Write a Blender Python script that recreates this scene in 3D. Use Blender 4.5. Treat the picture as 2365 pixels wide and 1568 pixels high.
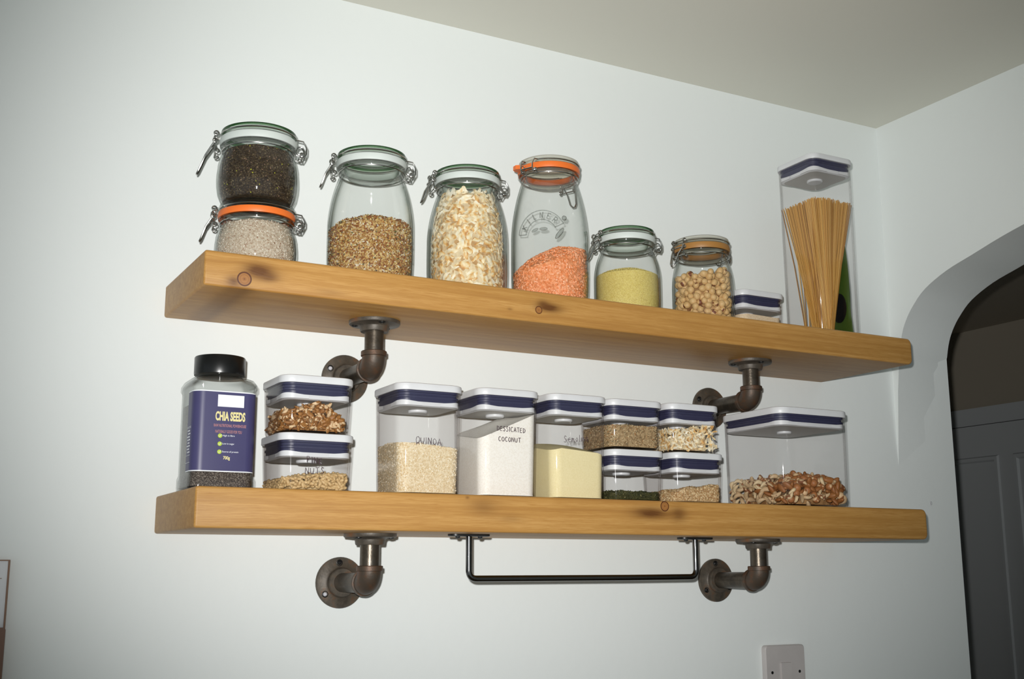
import bpy, math, random
import numpy as np
from mathutils import Vector, Matrix
for o in list(bpy.data.objects): bpy.data.objects.remove(o)
S = bpy.context.scene; C = S.collection
rnd = random.Random(7); rng = np.random.default_rng(7)
PI = math.pi

# ------------------------------------------------------------------ camera
CAM = Vector((-0.65448, -1.60005, 1.43900))
RT = Vector((0.877607, -0.479371, -0.003179)); UP = Vector((-0.091365, -0.173769, 0.980539)); FW = Vector((0.470594, 0.860237, 0.196298))
cam = bpy.data.objects.new('camera', bpy.data.cameras.new('camera')); C.objects.link(cam)
cam.matrix_world = Matrix(((RT.x, UP.x, -FW.x, CAM.x), (RT.y, UP.y, -FW.y, CAM.y), (RT.z, UP.z, -FW.z, CAM.z), (0, 0, 0, 1)))
cam.data.sensor_width = 36; cam.data.lens = 2712.53/2365*36; cam.data.clip_start = .01
S.camera = cam
# ------------------------------------------------------------------ light: the compact camera's flash + even bluish world fill added in place of bounced light
W = bpy.data.worlds.new('world'); S.world = W; W.use_nodes = True
W.node_tree.nodes['Background'].inputs[0].default_value = (.82, .96, 1.01, 1); W.node_tree.nodes['Background'].inputs[1].default_value = .35
L = bpy.data.lights.new('flash', 'SPOT'); L.energy = 126; L.color = (1.0, .99, .965); L.shadow_soft_size = .011
L.spot_size = math.radians(65); L.spot_blend = 1.0
flash = bpy.data.objects.new('flash', L); C.objects.link(flash)
flash.matrix_world = cam.matrix_world.copy(); flash.location = CAM - RT*.028 + UP*.045
aim = (FW*2712 + RT*110 + UP*60).normalized()
flash.rotation_mode = 'QUATERNION'; flash.rotation_quaternion = aim.to_track_quat('-Z', 'Y')
S.view_settings.view_transform = 'Standard'; S.view_settings.look = 'None'; S.view_settings.gamma = 1; S.view_settings.use_curve_mapping = False
S.view_settings.exposure = 0.0
S.cycles.transparent_max_bounces = 48; S.cycles.max_bounces = 10; S.cycles.caustics_reflective = False

# ------------------------------------------------------------------ node helper
class NT:
    def __init__(s, name, rough=.5, metal=0, spec=.5, base=(.8, .8, .8)):
        s.m = bpy.data.materials.new(name); s.m.use_nodes = True; s.t = s.m.node_tree; s.n = s.t.nodes
        s.b = s.n['Principled BSDF']; s.out = s.n['Material Output']
        s.b.inputs['Roughness'].default_value = rough; s.b.inputs['Metallic'].default_value = metal
        s.b.inputs['Specular IOR Level'].default_value = spec; s.b.inputs['Base Color'].default_value = (*base, 1)
    def new(s, t, **k):
        n = s.n.new(t)
        for a, v in k.items(): setattr(n, a, v)
        return n
    def put(s, sock, v):
        if isinstance(v, bpy.types.NodeSocket): s.t.links.new(v, sock)
        elif isinstance(v, (tuple, list)) and len(v) == 3 and sock.type == 'RGBA': sock.default_value = (*v, 1)
        else: sock.default_value = v
    def math(s, op, a, b=0.0, c=0.0, clamp=False):
        n = s.new('ShaderNodeMath', operation=op, use_clamp=clamp)
        for i, v in enumerate((a, b, c)): s.put(n.inputs[i], v)
        return n.outputs[0]
    def obj(s): return s.new('ShaderNodeTexCoord').outputs['Object']
    def xyz(s, v): n = s.new('ShaderNodeSeparateXYZ'); s.put(n.inputs[0], v); return n.outputs
    def comb(s, x, y, z):
        n = s.new('ShaderNodeCombineXYZ')
        for i, v in enumerate((x, y, z)): s.put(n.inputs[i], v)
        return n.outputs[0]
    def scale(s, v, k):
        n = s.new('ShaderNodeVectorMath', operation='MULTIPLY'); s.put(n.inputs[0], v); n.inputs[1].default_value = k if isinstance(k, tuple) else (k, k, k); return n.outputs[0]
    def noise(s, v, sc, det=3, rough=.5, col=False):
        n = s.new('ShaderNodeTexNoise'); s.put(n.inputs['Vector'], v); n.inputs['Scale'].default_value = sc; n.inputs['Detail'].default_value = det; n.inputs['Roughness'].default_value = rough
        return n.outputs['Color' if col else 'Fac']
    def voro(s, v, sc, out='Color', feat='F1'):
        n = s.new('ShaderNodeTexVoronoi', feature=feat); s.put(n.inputs['Vector'], v); n.inputs['Scale'].default_value = sc; return n.outputs[out]
    def ramp(s, f, stops, mode='LINEAR'):
        n = s.new('ShaderNodeValToRGB'); e = n.color_ramp.elements; n.color_ramp.interpolation = mode
        while len(e) < len(stops): e.new(.5)
        for i, (p, c) in enumerate(stops): e[i].position = p; e[i].color = (*c, 1)
        s.put(n.inputs[0], f); return n.outputs[0]
    def mix(s, f, a, b, bt='MIX'):
        n = s.new('ShaderNodeMix', data_type='RGBA', blend_type=bt); s.put(n.inputs[0], f); s.put(n.inputs[6], a); s.put(n.inputs[7], b); return n.outputs[2]
    def bump(s, h, strength=.3, dist=.001):
        n = s.new('ShaderNodeBump'); s.put(n.inputs['Height'], h); n.inputs['Strength'].default_value = strength; n.inputs['Distance'].default_value = dist
        s.put(s.b.inputs['Normal'], n.outputs[0])
    def col(s, c): s.put(s.b.inputs['Base Color'], c)

MATS = {}
def plain(name, col, rough=.5, metal=0, spec=.5):
    if name not in MATS:
        m = NT(name, rough, metal, spec, col); f = m.noise(m.obj(), 40, 2)
        m.col(m.mix(f, tuple(c*.94 for c in col), tuple(min(1, c*1.06) for c in col))); MATS[name] = m.m
    return MATS[name]
def paint(name, col, bumpy=.25, rough=.55):
    m = NT(name, rough, 0, .35, col); v = m.obj()
    f = m.noise(v, 1.3, 3); m.col(m.mix(f, tuple(c*.985 for c in col), col))
    m.bump(m.math('ADD', m.noise(v, 55, 4), m.math('MULTIPLY', m.noise(v, 9, 2), .8)), bumpy, .0012)
    return m.m
M_WALL = paint('wall_paint', (.80, .835, .825))
M_CEIL = paint('ceiling_paint', (.70, .69, .61), .15)
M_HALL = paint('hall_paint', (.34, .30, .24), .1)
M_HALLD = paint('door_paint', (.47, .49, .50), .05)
M_FLOOR = plain('floor_boards', (.30, .2, .12), .5)

def glass(name, tint, edge, refl=.05, power=3.0, rough=.04, body=(1, 1, 1)):
    m = NT(name)
    lw = m.new('ShaderNodeLayerWeight'); lw.inputs['Blend'].default_value = .5; f = lw.outputs['Facing']
    tr = m.new('ShaderNodeBsdfTransparent'); gl = m.new('ShaderNodeBsdfGlossy'); gl.inputs['Roughness'].default_value = rough
    m.put(tr.inputs[0], m.mix(m.math('POWER', f, power), tint, edge))
    fr = m.math('MULTIPLY_ADD', m.math('POWER', f, 5.0), .75, refl, clamp=True)
    mx = m.new('ShaderNodeMixShader'); m.put(mx.inputs[0], fr); m.put(mx.inputs[1], tr.outputs[0]); m.put(mx.inputs[2], gl.outputs[0])
    m.put(m.out.inputs[0], mx.outputs[0]); return m.m
G_JAR = glass('jar_glass', (.990, .993, .990), (.26, .33, .28), .03, 5)
G_LID = glass('lid_glass', (.965, .975, .965), (.30, .37, .32), .04, 3)
G_GREEN = glass('green_glass', (.20, .34, .20), (.03, .10, .03), .04, 2)
G_SMOKE = glass('smoky_glass', (.90, .885, .84), (.34, .31, .25), .04, 3)
G_EMB = glass('embossed_glass', (.82, .83, .82), (.15, .16, .15), .06, 2)  # tinted darker than the jar glass, standing in for shading on the relief
G_BOX = glass('clear_acrylic', (.994, .991, .991), (.50, .45, .45), .022, 5, .075)
G_BOT = glass('clear_pet', (.975, .98, .978), (.55, .58, .57), .04, 4, .07)
M_WHITE = plain('white_plastic', (.63, .64, .655), .38)
M_GREYP = plain('translucent_grey_plastic', (.47, .46, .44), .4)
M_NAVY = plain('navy_silicone', (.034, .035, .078), .45)
M_BLACK = plain('black_plastic', (.006, .006, .006), .28)
M_STEEL = plain('wire_steel', (.42, .42, .40), .22, 1)
M_RAIL = plain('rail_steel', (.16, .155, .15), .13, 1)
M_DARKST = plain('dark_steel', (.03, .03, .03), .4, .7)
M_SEALW = plain('white_rubber', (.60, .65, .62), .45)
M_SEALO = plain('orange_rubber', (.80, .17, .025), .42)
M_SEALB = plain('amber_rubber', (.36, .17, .04), .45)
M_INK = plain('marker_ink', (.05, .02, .035), .5)
M_ZINC = plain('zinc_screw', (.62, .62, .66), .4, .2)

def iron(name, rust, mid=(.10, .082, .062)):
    m = NT(name, .50, .30, .5); v = m.obj()
    f = m.noise(v, 38, 5, .6); c = m.ramp(f, [(.35, (.055, .046, .036)), (.52, mid), (.68, rust)])
    m.col(c); m.bump(m.noise(v, 300, 3), .35, .0006); return m.m
M_IRON = iron('cast_iron', (.17, .075, .03)); M_RUST = iron('rusty_iron', (.13, .052, .020), (.070, .046, .030)); M_PIPE = iron('pipe_iron', (.10, .088, .075))
M_PIPE.node_tree.nodes['Principled BSDF'].inputs['Roughness'].default_value = .34; M_PIPE.node_tree.nodes['Principled BSDF'].inputs['Metallic'].default_value = .75

def wood(name, knots, blots, seed):
    m = NT(name, .46, 0, .35); v = m.obj(); x, y, z = m.xyz(v)[:]
    zz = m.math('ADD', z, seed*3.7); zw = zz
    for kx, kz, r in knots:   # grain flows round each knot
        dx = m.math('SUBTRACT', x, kx); dz = m.math('SUBTRACT', z, kz)
        g = m.math('EXPONENT', m.math('MULTIPLY', m.math('ADD', m.math('POWER', m.math('MULTIPLY', dx, .45/r), 2), m.math('POWER', m.math('MULTIPLY', dz, .6/r), 2)), -1))
        zw = m.math('SUBTRACT', zw, m.math('MULTIPLY', g, m.math('MULTIPLY', dz, .65)))
    gv = m.comb(m.math('MULTIPLY', x, 2.2), m.math('MULTIPLY', y, 60), m.math('MULTIPLY', zw, 90))
    f1 = m.noise(gv, 1.6, 6, .62)
    fine = m.noise(m.comb(m.math('MULTIPLY', x, 14), m.math('MULTIPLY', y, 260), m.math('MULTIPLY', zw, 330)), 3.0, 3, .6)
    broad = m.noise(m.comb(m.math('MULTIPLY', x, 3), m.math('MULTIPLY', y, 9), m.math('MULTIPLY', zw, 9)), 2, 3)
    c = m.ramp(f1, [(.30, (.35, .168, .042)), (.47, (.43, .225, .060)), (.60, (.48, .262, .078)), (.8, (.53, .305, .105))])
    c = m.mix(m.math('MULTIPLY', m.math('SUBTRACT', .56, fine, clamp=True), 3.0, clamp=True), c, (.36, .17, .038))
    c = m.mix(m.math('MULTIPLY', m.math('SUBTRACT', broad, .55, clamp=True), 2.2, clamp=True), c, (.33, .16, .04))
    # rings on the sawn ends
    for bx, bz, sx, sz, a in blots:
        dx = m.math('MULTIPLY', m.math('SUBTRACT', x, bx), 1/sx); dz = m.math('MULTIPLY', m.math('SUBTRACT', z, bz), 1/sz)
        g = m.math('EXPONENT', m.math('MULTIPLY', m.math('ADD', m.math('MULTIPLY', dx, dx), m.math('MULTIPLY', dz, dz)), -1))
        c = m.mix(m.math('MULTIPLY', g, m.math('MULTIPLY', m.math('ADD', fine, .45), a), clamp=True), c, (.12, .045, .010))
    onface = m.math('LESS_THAN', y, -.19)
    for kx, kz, r in knots:
        dx = m.math('SUBTRACT', x, kx); dz = m.math('SUBTRACT', z, kz)
        d = m.math('DIVIDE', m.math('SQRT', m.math('ADD', m.math('MULTIPLY', dx, dx), m.math('MULTIPLY', dz, dz))), r)
        kc = m.ramp(d, [(.0, (.10, .03, .012)), (.13, (.26, .105, .028)), (.40, (.33, .145, .040)), (.62, (.26, .105, .028)), (.74, (.33, .15, .042)), (.84, (.10, .028, .008)), (.98, (.07, .02, .006))])
        c = m.mix(m.math('MULTIPLY', m.math('LESS_THAN', d, 1.0), onface), c, kc)
    m.col(c); m.bump(m.math('ADD', m.math('MULTIPLY', fine, .6), f1), .25, .0008); return m.m

def islands(name, stops, rough=.6, mode='CONSTANT', spec=.4):
    if name in MATS: return MATS[name]
    m = NT(name, rough, 0, spec); g = m.new('ShaderNodeNewGeometry').outputs['Random Per Island']
    c = m.ramp(g, stops, mode); n = m.noise(m.obj(), 900, 2); c = m.mix(.35, c, m.mix(n, (.25, .25, .25), (.8, .8, .8)), 'OVERLAY')
    m.col(c); MATS[name] = m.m; return m.m
def powder(name, a, b, sc, a2=None, bumps=.6, dist=.0006):
    if name in MATS: return MATS[name]
    m = NT(name, .85, 0, .15); v = m.obj(); f = m.xyz(m.voro(v, sc))[0]
    st = [(.15, a), (.6, b)] + ([(.93, a2)] if a2 else [])
    m.col(m.mix(.3, m.ramp(f, st), m.mix(m.noise(v, 60, 3), a, b))); m.bump(m.voro(v, sc, 'Distance'), bumps, dist); MATS[name] = m.m; return m.m
def nutmat(name, a, b, dark=None, sc=120, thr=.70):
    if name in MATS: return MATS[name]
    m = NT(name, .5, 0, .4); v = m.obj(); oi = m.new('ShaderNodeObjectInfo').outputs['Random']
    c = m.mix(m.noise(v, sc, 4, .65), a, b)
    c = m.mix(m.math('MULTIPLY', oi, .5), c, a)
    if dark: c = m.mix(m.math('GREATER_THAN', m.math('ADD', m.noise(v, 70, 2), m.math('MULTIPLY', oi, .22)), thr), c, dark)
    m.col(c); m.bump(m.noise(v, 300, 3), .5, .0008); MATS[name] = m.m; return m.m

# ------------------------------------------------------------------ mesh helper
class MB:
    def __init__(s): s.v = []; s.f = []; s.mi = []; s.cur = 0
    def add(s, v, f):
        o = len(s.v); s.v += [tuple(float(q) for q in p) for p in v]; s.f += [tuple(int(i)+o for i in q) for q in f]; s.mi += [s.cur]*len(f)
    def loft(s, rings, cap0=True, cap1=True, closed=False):
        n = len(rings[0]); v = [p for r in rings for p in r]; f = []; k = len(rings)
        for i in range(k if closed else k-1):
            a, b = i*n, ((i+1) % k)*n
            for j in range(n): j2 = (j+1) % n; f.append((a+j, a+j2, b+j2, b+j))
        if not closed:
            if cap0: f.append(tuple(reversed(range(n))))
            if cap1: f.append(tuple((k-1)*n+j for j in range(n)))
        s.add(v, f)
    def lathe(s, prof, n=64, c=(0, 0), cap0=True, cap1=True, closed=False, axis='z', org=(0, 0, 0)):
        rings = []
        for r, z in prof:
            ring = []
            for j in range(n):
                a = 2*PI*j/n; p = (r*math.cos(a), r*math.sin(a), z)
                if axis == 'z': q = (p[0]+c[0]+org[0], p[1]+c[1]+org[1], p[2]+org[2])
                elif axis == 'y': q = (p[0]+org[0], -p[2]+org[1], p[1]+org[2])      # profile height runs toward -y
                elif axis == '-z': q = (p[0]+org[0], -p[1]+org[1], -p[2]+org[2])
                ring.append(q)
            rings.append(ring)
        s.loft(rings, cap0, cap1, closed)
    def box(s, x0, x1, y0, y1, z0, z1):
        v = [(x, y, z) for z in (z0, z1) for (x, y) in ((x0, y0), (x1, y0), (x1, y1), (x0, y1))]
        s.add(v, [(3, 2, 1, 0), (4, 5, 6, 7), (0, 1, 5, 4), (1, 2, 6, 5), (2, 3, 7, 6), (3, 0, 4, 7)])
    def tube(s, pts, r, n=10, closed=False):
        pts = [Vector(p) for p in pts]; k = len(pts); rings = []
        rr = r if isinstance(r, (list, tuple)) else [r]*k
        up = None
        for i, p in enumerate(pts):
            if closed: t = (pts[(i+1) % k]-pts[i-1])
            else: t = (pts[min(i+1, k-1)]-pts[max(i-1, 0)])
            t = t.normalized()
            if up is None: up = Vector((0, 0, 1)) if abs(t.z) < .9 else Vector((1, 0, 0))
            a = t.cross(up)
            if a.length < 1e-4: a = t.cross(Vector((.3, 1, .2)))
            a.normalize(); b = a.cross(t).normalized(); up = b
            rings.append([tuple(p + a*math.cos(2*PI*j/n)*rr[i] + b*math.sin(2*PI*j/n)*rr[i]) for j in range(n)])
        s.loft(rings, closed=closed)
    def build(s, name, mat, parent=None, smooth=True, ang=40):
        me = bpy.data.meshes.new(name); me.from_pydata(s.v, [], s.f); me.update()
        for m in (mat if isinstance(mat, (list, tuple)) else [mat]): me.materials.append(m)
        if any(s.mi): me.polygons.foreach_set('material_index', s.mi)
        return link(name, me, parent, smooth, ang)
def link(name, me, parent=None, smooth=True, ang=40):
    if smooth: me.shade_smooth(); me.set_sharp_from_angle(angle=math.radians(ang))
    o = bpy.data.objects.new(name, me); C.objects.link(o)
    if parent: o.parent = parent
    return o
def tag(o, label=None, cat=None, group=None, kind=None):
    if label: o['label'] = label
    if cat: o['category'] = cat
    if group: o['group'] = group
    if kind: o['kind'] = kind
    return o
def thing(name, label, cat, loc, rz=0, group=None):
    o = bpy.data.objects.new(name, None); C.objects.link(o); o.location = loc; o.rotation_euler = (0, 0, rz); o.empty_display_size = .05
    return tag(o, label, cat, group)
def rsq(w, d, r, z, n=8, cx=0, cy=0):
    out = []
    for q, (sx, sy) in enumerate(((1, 1), (-1, 1), (-1, -1), (1, -1))):
        for i in range(n+1):
            a = q*PI/2 + PI/2*i/n
            out.append((cx+sx*(w/2-r)+r*math.cos(a), cy+sy*(d/2-r)+r*math.sin(a), z))
    return out
def arc(p0, p1, p2, n=8):
    p0, p1, p2 = map(Vector, (p0, p1, p2)); return [p0*(1-t)**2 + p1*2*t*(1-t) + p2*t*t for t in [i/n for i in range(n+1)]]

# ------------------------------------------------------------------ the room
XC, ZC, XA = 1.0528, 2.3122, 1.2052
FZ = -.07
m = MB(); m.box(-2.4, XA-.0005, .0, .12, FZ, ZC+.1); wb = tag(m.build('wall_back', M_WALL, smooth=False), kind='structure')
m = MB(); m.box(-2.4, 3.2, -3.2, 2.0, ZC, ZC+.1); tag(m.build('ceiling', M_CEIL, smooth=False), kind='structure')
m = MB(); m.box(-2.4, 3.2, -3.2, 2.0, FZ-.1, FZ); tag(m.build('floor', M_FLOOR, smooth=False), kind='structure')
# right wall with the arch opening: loft two profiles through its thickness
half = [(.004, FZ), (.004, 1.0), (.003, 1.60), (-.004, 1.69), (-.011, 1.78), (-.019, 1.84), (-.029, 1.883), (-.042, 1.911), (-.062, 1.936), (-.093, 1.962), (-.145, 1.985), (-.205, 2.001), (-.262, 2.016), (-.317, 2.028), (-.40, 2.043), (-.50, 2.052), (-.60, 2.055)]
def smooth_pts(p):
    out = []
    for i in range(len(p)-1):
        a, b, c, d = p[max(i-1, 0)], p[i], p[i+1], p[min(i+2, len(p)-1)]
        for t in (0, .25, .5, .75):
            out.append(tuple(.5*((2*b[k])+(-a[k]+c[k])*t+(2*a[k]-5*b[k]+4*c[k]-d[k])*t*t+(-a[k]+3*b[k]-3*c[k]+d[k])*t**3) for k in (0, 1)))
    return out+[p[-1]]
hp = smooth_pts(half[5:]); hp = half[:5]+hp
full = hp + [(-1.2-y, z) for y, z in reversed(hp[:-1])]
def arch_wall():
    m = MB(); n = len(full)
    def inner(y, z):
        s = .022*min(1, max(0, (z-1.2)/.6)); q = y+(s if y > -.6 else -s); return ((q if q < -.001 else .004), z) if y > -.6 else (max(-1.2, q), z)
    F = [(XC, y, z) for y, z in full]; B = [(XA, *inner(y, z)) for y, z in full]
    v = F+B; f = [(i, i+1, n+i+1, n+i) for i in range(n-1)]
    m.add(v, f)
    top = [(XC, y, ZC) for y, z in full]; topb = [(XA, y, ZC) for y, z in full]
    m.add(F+top, [(i, n+i, n+i+1, i+1) for i in range(n-1)])
    m.add(B+topb, [(i, i+1, n+i+1, n+i) for i in range(n-1)])
    m.box(XC, XA, -3.2, -1.2, FZ, ZC)
    return m.build('wall_right', M_WALL, smooth=True, ang=35)
tag(arch_wall(), kind='structure')
# the room beyond the arch
XF = 2.5
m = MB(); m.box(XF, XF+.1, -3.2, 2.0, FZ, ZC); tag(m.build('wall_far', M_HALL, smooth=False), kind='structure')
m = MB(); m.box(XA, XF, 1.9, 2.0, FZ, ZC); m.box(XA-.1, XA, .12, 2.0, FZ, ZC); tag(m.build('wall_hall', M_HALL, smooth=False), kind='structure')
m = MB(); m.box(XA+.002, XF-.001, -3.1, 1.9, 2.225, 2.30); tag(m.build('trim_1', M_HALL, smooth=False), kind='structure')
dr = thing('door_1', None, None, (XF, 0, FZ)); tag(dr, kind='structure')
dy0, dy1, dz = .62, 1.38, 1.975
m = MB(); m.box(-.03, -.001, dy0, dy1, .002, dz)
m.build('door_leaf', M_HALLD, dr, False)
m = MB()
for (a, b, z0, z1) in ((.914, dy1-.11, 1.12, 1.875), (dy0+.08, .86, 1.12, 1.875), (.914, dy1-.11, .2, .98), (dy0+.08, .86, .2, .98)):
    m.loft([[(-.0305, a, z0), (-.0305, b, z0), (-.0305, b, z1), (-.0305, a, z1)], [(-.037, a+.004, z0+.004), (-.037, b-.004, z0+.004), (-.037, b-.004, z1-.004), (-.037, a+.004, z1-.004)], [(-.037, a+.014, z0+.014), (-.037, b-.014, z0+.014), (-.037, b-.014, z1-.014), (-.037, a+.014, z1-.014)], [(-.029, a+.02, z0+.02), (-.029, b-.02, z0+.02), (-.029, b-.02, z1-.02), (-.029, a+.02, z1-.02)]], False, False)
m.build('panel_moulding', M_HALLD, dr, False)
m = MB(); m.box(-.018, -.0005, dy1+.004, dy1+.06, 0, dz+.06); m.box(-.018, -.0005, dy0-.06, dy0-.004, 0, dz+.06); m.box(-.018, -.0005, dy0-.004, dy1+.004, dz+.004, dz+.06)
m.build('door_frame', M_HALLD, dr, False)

# paint chip on the wall by the lower shelf
m = MB(); m.lathe([(.0001, .0), (.0042, .0), (.0030, .0006), (.0001, .0006)], 7, axis='y', org=(1.131, -.0001, 1.570)); o = m.build('paint_chip', M_WHITE, smooth=False)
tag(o, 'tiny white chip mark on the wall beside the right end of the lower shelf', 'paint chip')

# ------------------------------------------------------------------ shelves
UX0, UX1, UZ, UT, D = -.3206, .8729, 1.8277, .0443, .2150
LX0, LX1, LZ, LT = -.3178, .8799, 1.5422, .0489
def shelf(name, x0, x1, zt, t, mat, label):
    import bmesh
    bm = bmesh.new(); bmesh.ops.create_cube(bm, size=1)
    bmesh.ops.scale(bm, vec=(x1-x0, D-.0015, t), verts=bm.verts); bmesh.ops.translate(bm, vec=((x0+x1)/2, -(D+.0015)/2, zt-t/2), verts=bm.verts)
    e = [q for q in bm.edges if all(abs(v.co.x-x1) < 1e-4 for v in q.verts) and all(abs(v.co.y+D) < 1e-4 for v in q.verts) or (all(abs(v.co.y+D) < 1e-4 for v in q.verts) and all(abs(v.co.x-x1) < 1e-4 for v in q.verts))]
    re = [q for q in bm.edges if all(abs(v.co.x-x1) < 1e-4 for v in q.verts) and abs(q.verts[0].co.y-q.verts[1].co.y) > .01]
    bmesh.ops.bevel(bm, geom=re, offset=.009, segments=5, affect='EDGES', profile=.5)
    sharp = [q for q in bm.edges if q.calc_face_angle(0) > .7]
    bmesh.ops.bevel(bm, geom=sharp, offset=.0032, segments=3, affect='EDGES', profile=.5)
    me = bpy.data.meshes.new(name); bm.to_mesh(me); bm.free(); me.materials.append(mat)
    o = link(name, me, ang=50); return tag(o, label, 'shelf', 'wooden pipe shelves')
WU = wood('shelf_wood_upper', [(-.271, 1.796, .0092), (.146, 1.801, .0056)], [(-.253, 1.808, .020, .010, 1.25), (-.240, 1.802, .012, .006, .8), (-.284, 1.791, .010, .008, .9), (-.268, 1.782, .012, .005, .6), (.163, 1.806, .020, .0065, 1.2), (.153, 1.810, .010, .006, .8), (.10, 1.7975, .004, .002, .5), (-.16, 1.792, .02, .004, .3)], 1)
WL = wood('shelf_wood_lower', [(.352, 1.5345, .0074)], [(.328, 1.524, .030, .008, 1.15), (.376, 1.524, .014, .010, .8), (.06, 1.526, .022, .012, .45), (.036, 1.538, .003, .002, .6), (.10, 1.512, .02, .006, .3)], 2)
shelf('shelf', UX0, UX1, UZ, UT, WU, 'upper thick pine shelf with a round knot near its left end, holding glass jars')
shelf('shelf', LX0, LX1, LZ, LT, WL, 'lower thick pine shelf holding the plastic containers, steel rail under it')

# ------------------------------------------------------------------ pipe brackets
def make_bracket(x, zs, label, bright, angs=(95, 215, 335, 275)):
    zc = zs-.0645; R = .0133; yv = -.113
    t = thing('pipe_bracket', label, 'bracket', (x, 0, zc), 0, 'iron pipe brackets holding the shelves')
    fl = [(.0353, 0), (.0355, .0035), (.0345, .0050), (.0225, .0062), (.0205, .0080), (.0198, .0135), (.0190, .0150), (.0140, .0150)]
    m = MB(); m.lathe([(.012, 0)]+fl, 48, axis='y'); m.build('wall_flange', M_IRON, t)
    m = MB(); m.lathe([(.012, 0)]+fl, 48, axis='-z', org=(0, yv, .0645)); m.build('shelf_flange', M_IRON, t)
    m = MB(); m.tube([(0, -.012, 0), (0, yv+.020, 0)], R, 32); m.build('horizontal_pipe', M_PIPE, t)
    m = MB(); m.tube([(0, yv, .053), (0, yv, .019)], R, 32); m.build('vertical_pipe', M_PIPE, t)
    m = MB(); a = [(0, yv+.0215, 0), (0, yv+.0185, 0)] + [(0, yv+.0165-.0165*math.sin(q), .0165-.0165*math.cos(q)) for q in [PI/2*i/12 for i in range(13)]] + [(0, yv, .0185), (0, yv, .0215)]
    m.tube(a, .0160, 32)
    m.tube([(0, yv, .0150), (0, yv, .0156), (0, yv, .0215), (0, yv, .0224)], [.0158, .0179, .0179, .0170], 32)
    m.tube([(0, yv+.0160, 0), (0, yv+.0166, 0), (0, yv+.0215, 0), (0, yv+.0224, 0)], [.0158, .0177, .0177, .0168], 32)
    m.build('elbow', M_RUST, t)
    for k in range(3):
        an = math.radians(angs[k]); px, pz = .0275*math.cos(an), .0275*math.sin(an)
        for wall in (True, False):
            mm = MB()
            ax, og = ('y', (px, -.0053, pz)) if wall else ('-z', (px, yv+pz, .0645-.0053))
            mm.lathe([(.0001, -.001), (.0046, -.001), (.0046, .0009), (.0040, .0012), (.0034, .0004), (.0001, .0004)], 18, axis=ax, org=og)
            s = mm.build('screw_hole', M_DARKST, t)
            mm = MB(); mm.lathe([(.0001, .0003), (.0030, .0003), (.0027, .0012), (.0018, .0018), (.0017, .0009), (.0001, .0009)], 14, axis=ax, org=og)
            s = mm.build('screw', M_ZINC if (wall and k in bright) else M_DARKST, t)
            if wall and k in bright: s['label'] = 'bright zinc screw'
    return t
US, LS = UZ-UT, LZ-LT
make_bracket(-.058, US, 'iron pipe bracket under the upper shelf left part, behind the stacked nut containers', (0,), (150, 270, 30))
make_bracket(.607, US, 'iron pipe bracket under the upper shelf right part, above the large nut container', (), (150, 270, 30))
make_bracket(-.058, LS, 'iron pipe bracket under the lower shelf left part with a fully visible round flange', (1,))
make_bracket(.607, LS, 'dark iron pipe bracket under the lower shelf right part beside the steel rail', ())

# ------------------------------------------------------------------ towel rail
t = thing('towel_rail', 'slim U-shaped steel rail hanging under the lower shelf', 'rail', (.071, -.15, LS))
m = MB(); p = [(0, 0, -.001), (0, 0, -.048)] + arc((0, 0, -.048), (0, 0, -.0595), (.0115, 0, -.0595))[1:] + [(.10, 0, -.0594), (.26, 0, -.0592)] + arc((.371, 0, -.0585), (.3825, 0, -.0585), (.3825, 0, -.047)) + [(.3825, 0, -.001)]
m.tube(p, .0043, 20); m.build('bar', M_RAIL, t)
for x0 in (0, .3825):
    m = MB(); m.loft([rsq(.060, .022, .009, z, 6, x0) for z in (-.0002, -.0026)]+[rsq(.057, .019, .008, -.0034, 6, x0)]); pl = m.build('mounting_plate', M_DARKST, t)
    for s in (-1, 1):
        m = MB(); m.lathe([(.0036, .003), (.0032, .0048), (.0018, .0058), (.0001, .006)], 14, axis='-z', org=(x0+s*.017, 0, 0)); m.build('screw', M_DARKST, pl)

# ------------------------------------------------------------------ switch plate and panel at lower left
t = thing('light_switch', 'white plastic electrical plate with two screws low on the wall below the right bracket', 'switch', (.744, 0, 1.2765))
def xz(r): return [(a, 0, b) for a, b, _ in r]
def rxz(w, h, r, y): return [(a, y, b) for a, b, _ in rsq(w, h, r, 0, 6)]
M_PLATE = plain('switch_plastic', (.50, .47, .46), .35)
m = MB(); m.loft([rxz(.087, .087, .006, -.0002), rxz(.087, .087, .006, -.008), rxz(.084, .084, .006, -.0098)][::-1]); m.build('face_plate', M_PLATE, t)
for s in (-1, 1):
    m = MB(); m.lathe([(.0001, 0), (.0026, 0), (.0026, .0004), (.0001, .0004)], 12, axis='y', org=(s*.03015, -.0096, -.001)); m.build('screw', M_DARKST, t)
m = MB(); m.loft([rxz(.024, .030, .002, -.0095), rxz(.023, .029, .002, -.0125)][::-1]); m.build('rocker', M_PLATE, t)
M_OAK = plain('thin_brown_edge', (.20, .10, .05), .5); M_DKW = plain('dark_wood', (.13, .05, .02), .45)
t = thing('picture_frame', 'white panel with a thin brown frame at the lower left edge of the picture', 'picture frame', (-.491, 0, 1.10))
m = MB(); fr = .0015
for x0, x1, z0, z1 in ((-.30, 0, .359-fr, .359), (-.30, 0, 0, fr), (-fr*1.4, 0, fr, .359-fr), (-.30, -.30+fr, fr, .359-fr)): m.box(x0, x1, -.012, -.0005, z0, z1)
m.build('frame', M_OAK, t, False)
m = MB(); m.box(-.30+fr, -fr*1.4, -.009, -.001, fr, .359-fr); m.build('panel', M_WHITE, t, False)
m = MB(); m.box(-.29, -.008, -.0098, -.0091, .336, .3368); m.build('ruled_line', M_OAK, t, False)
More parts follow.
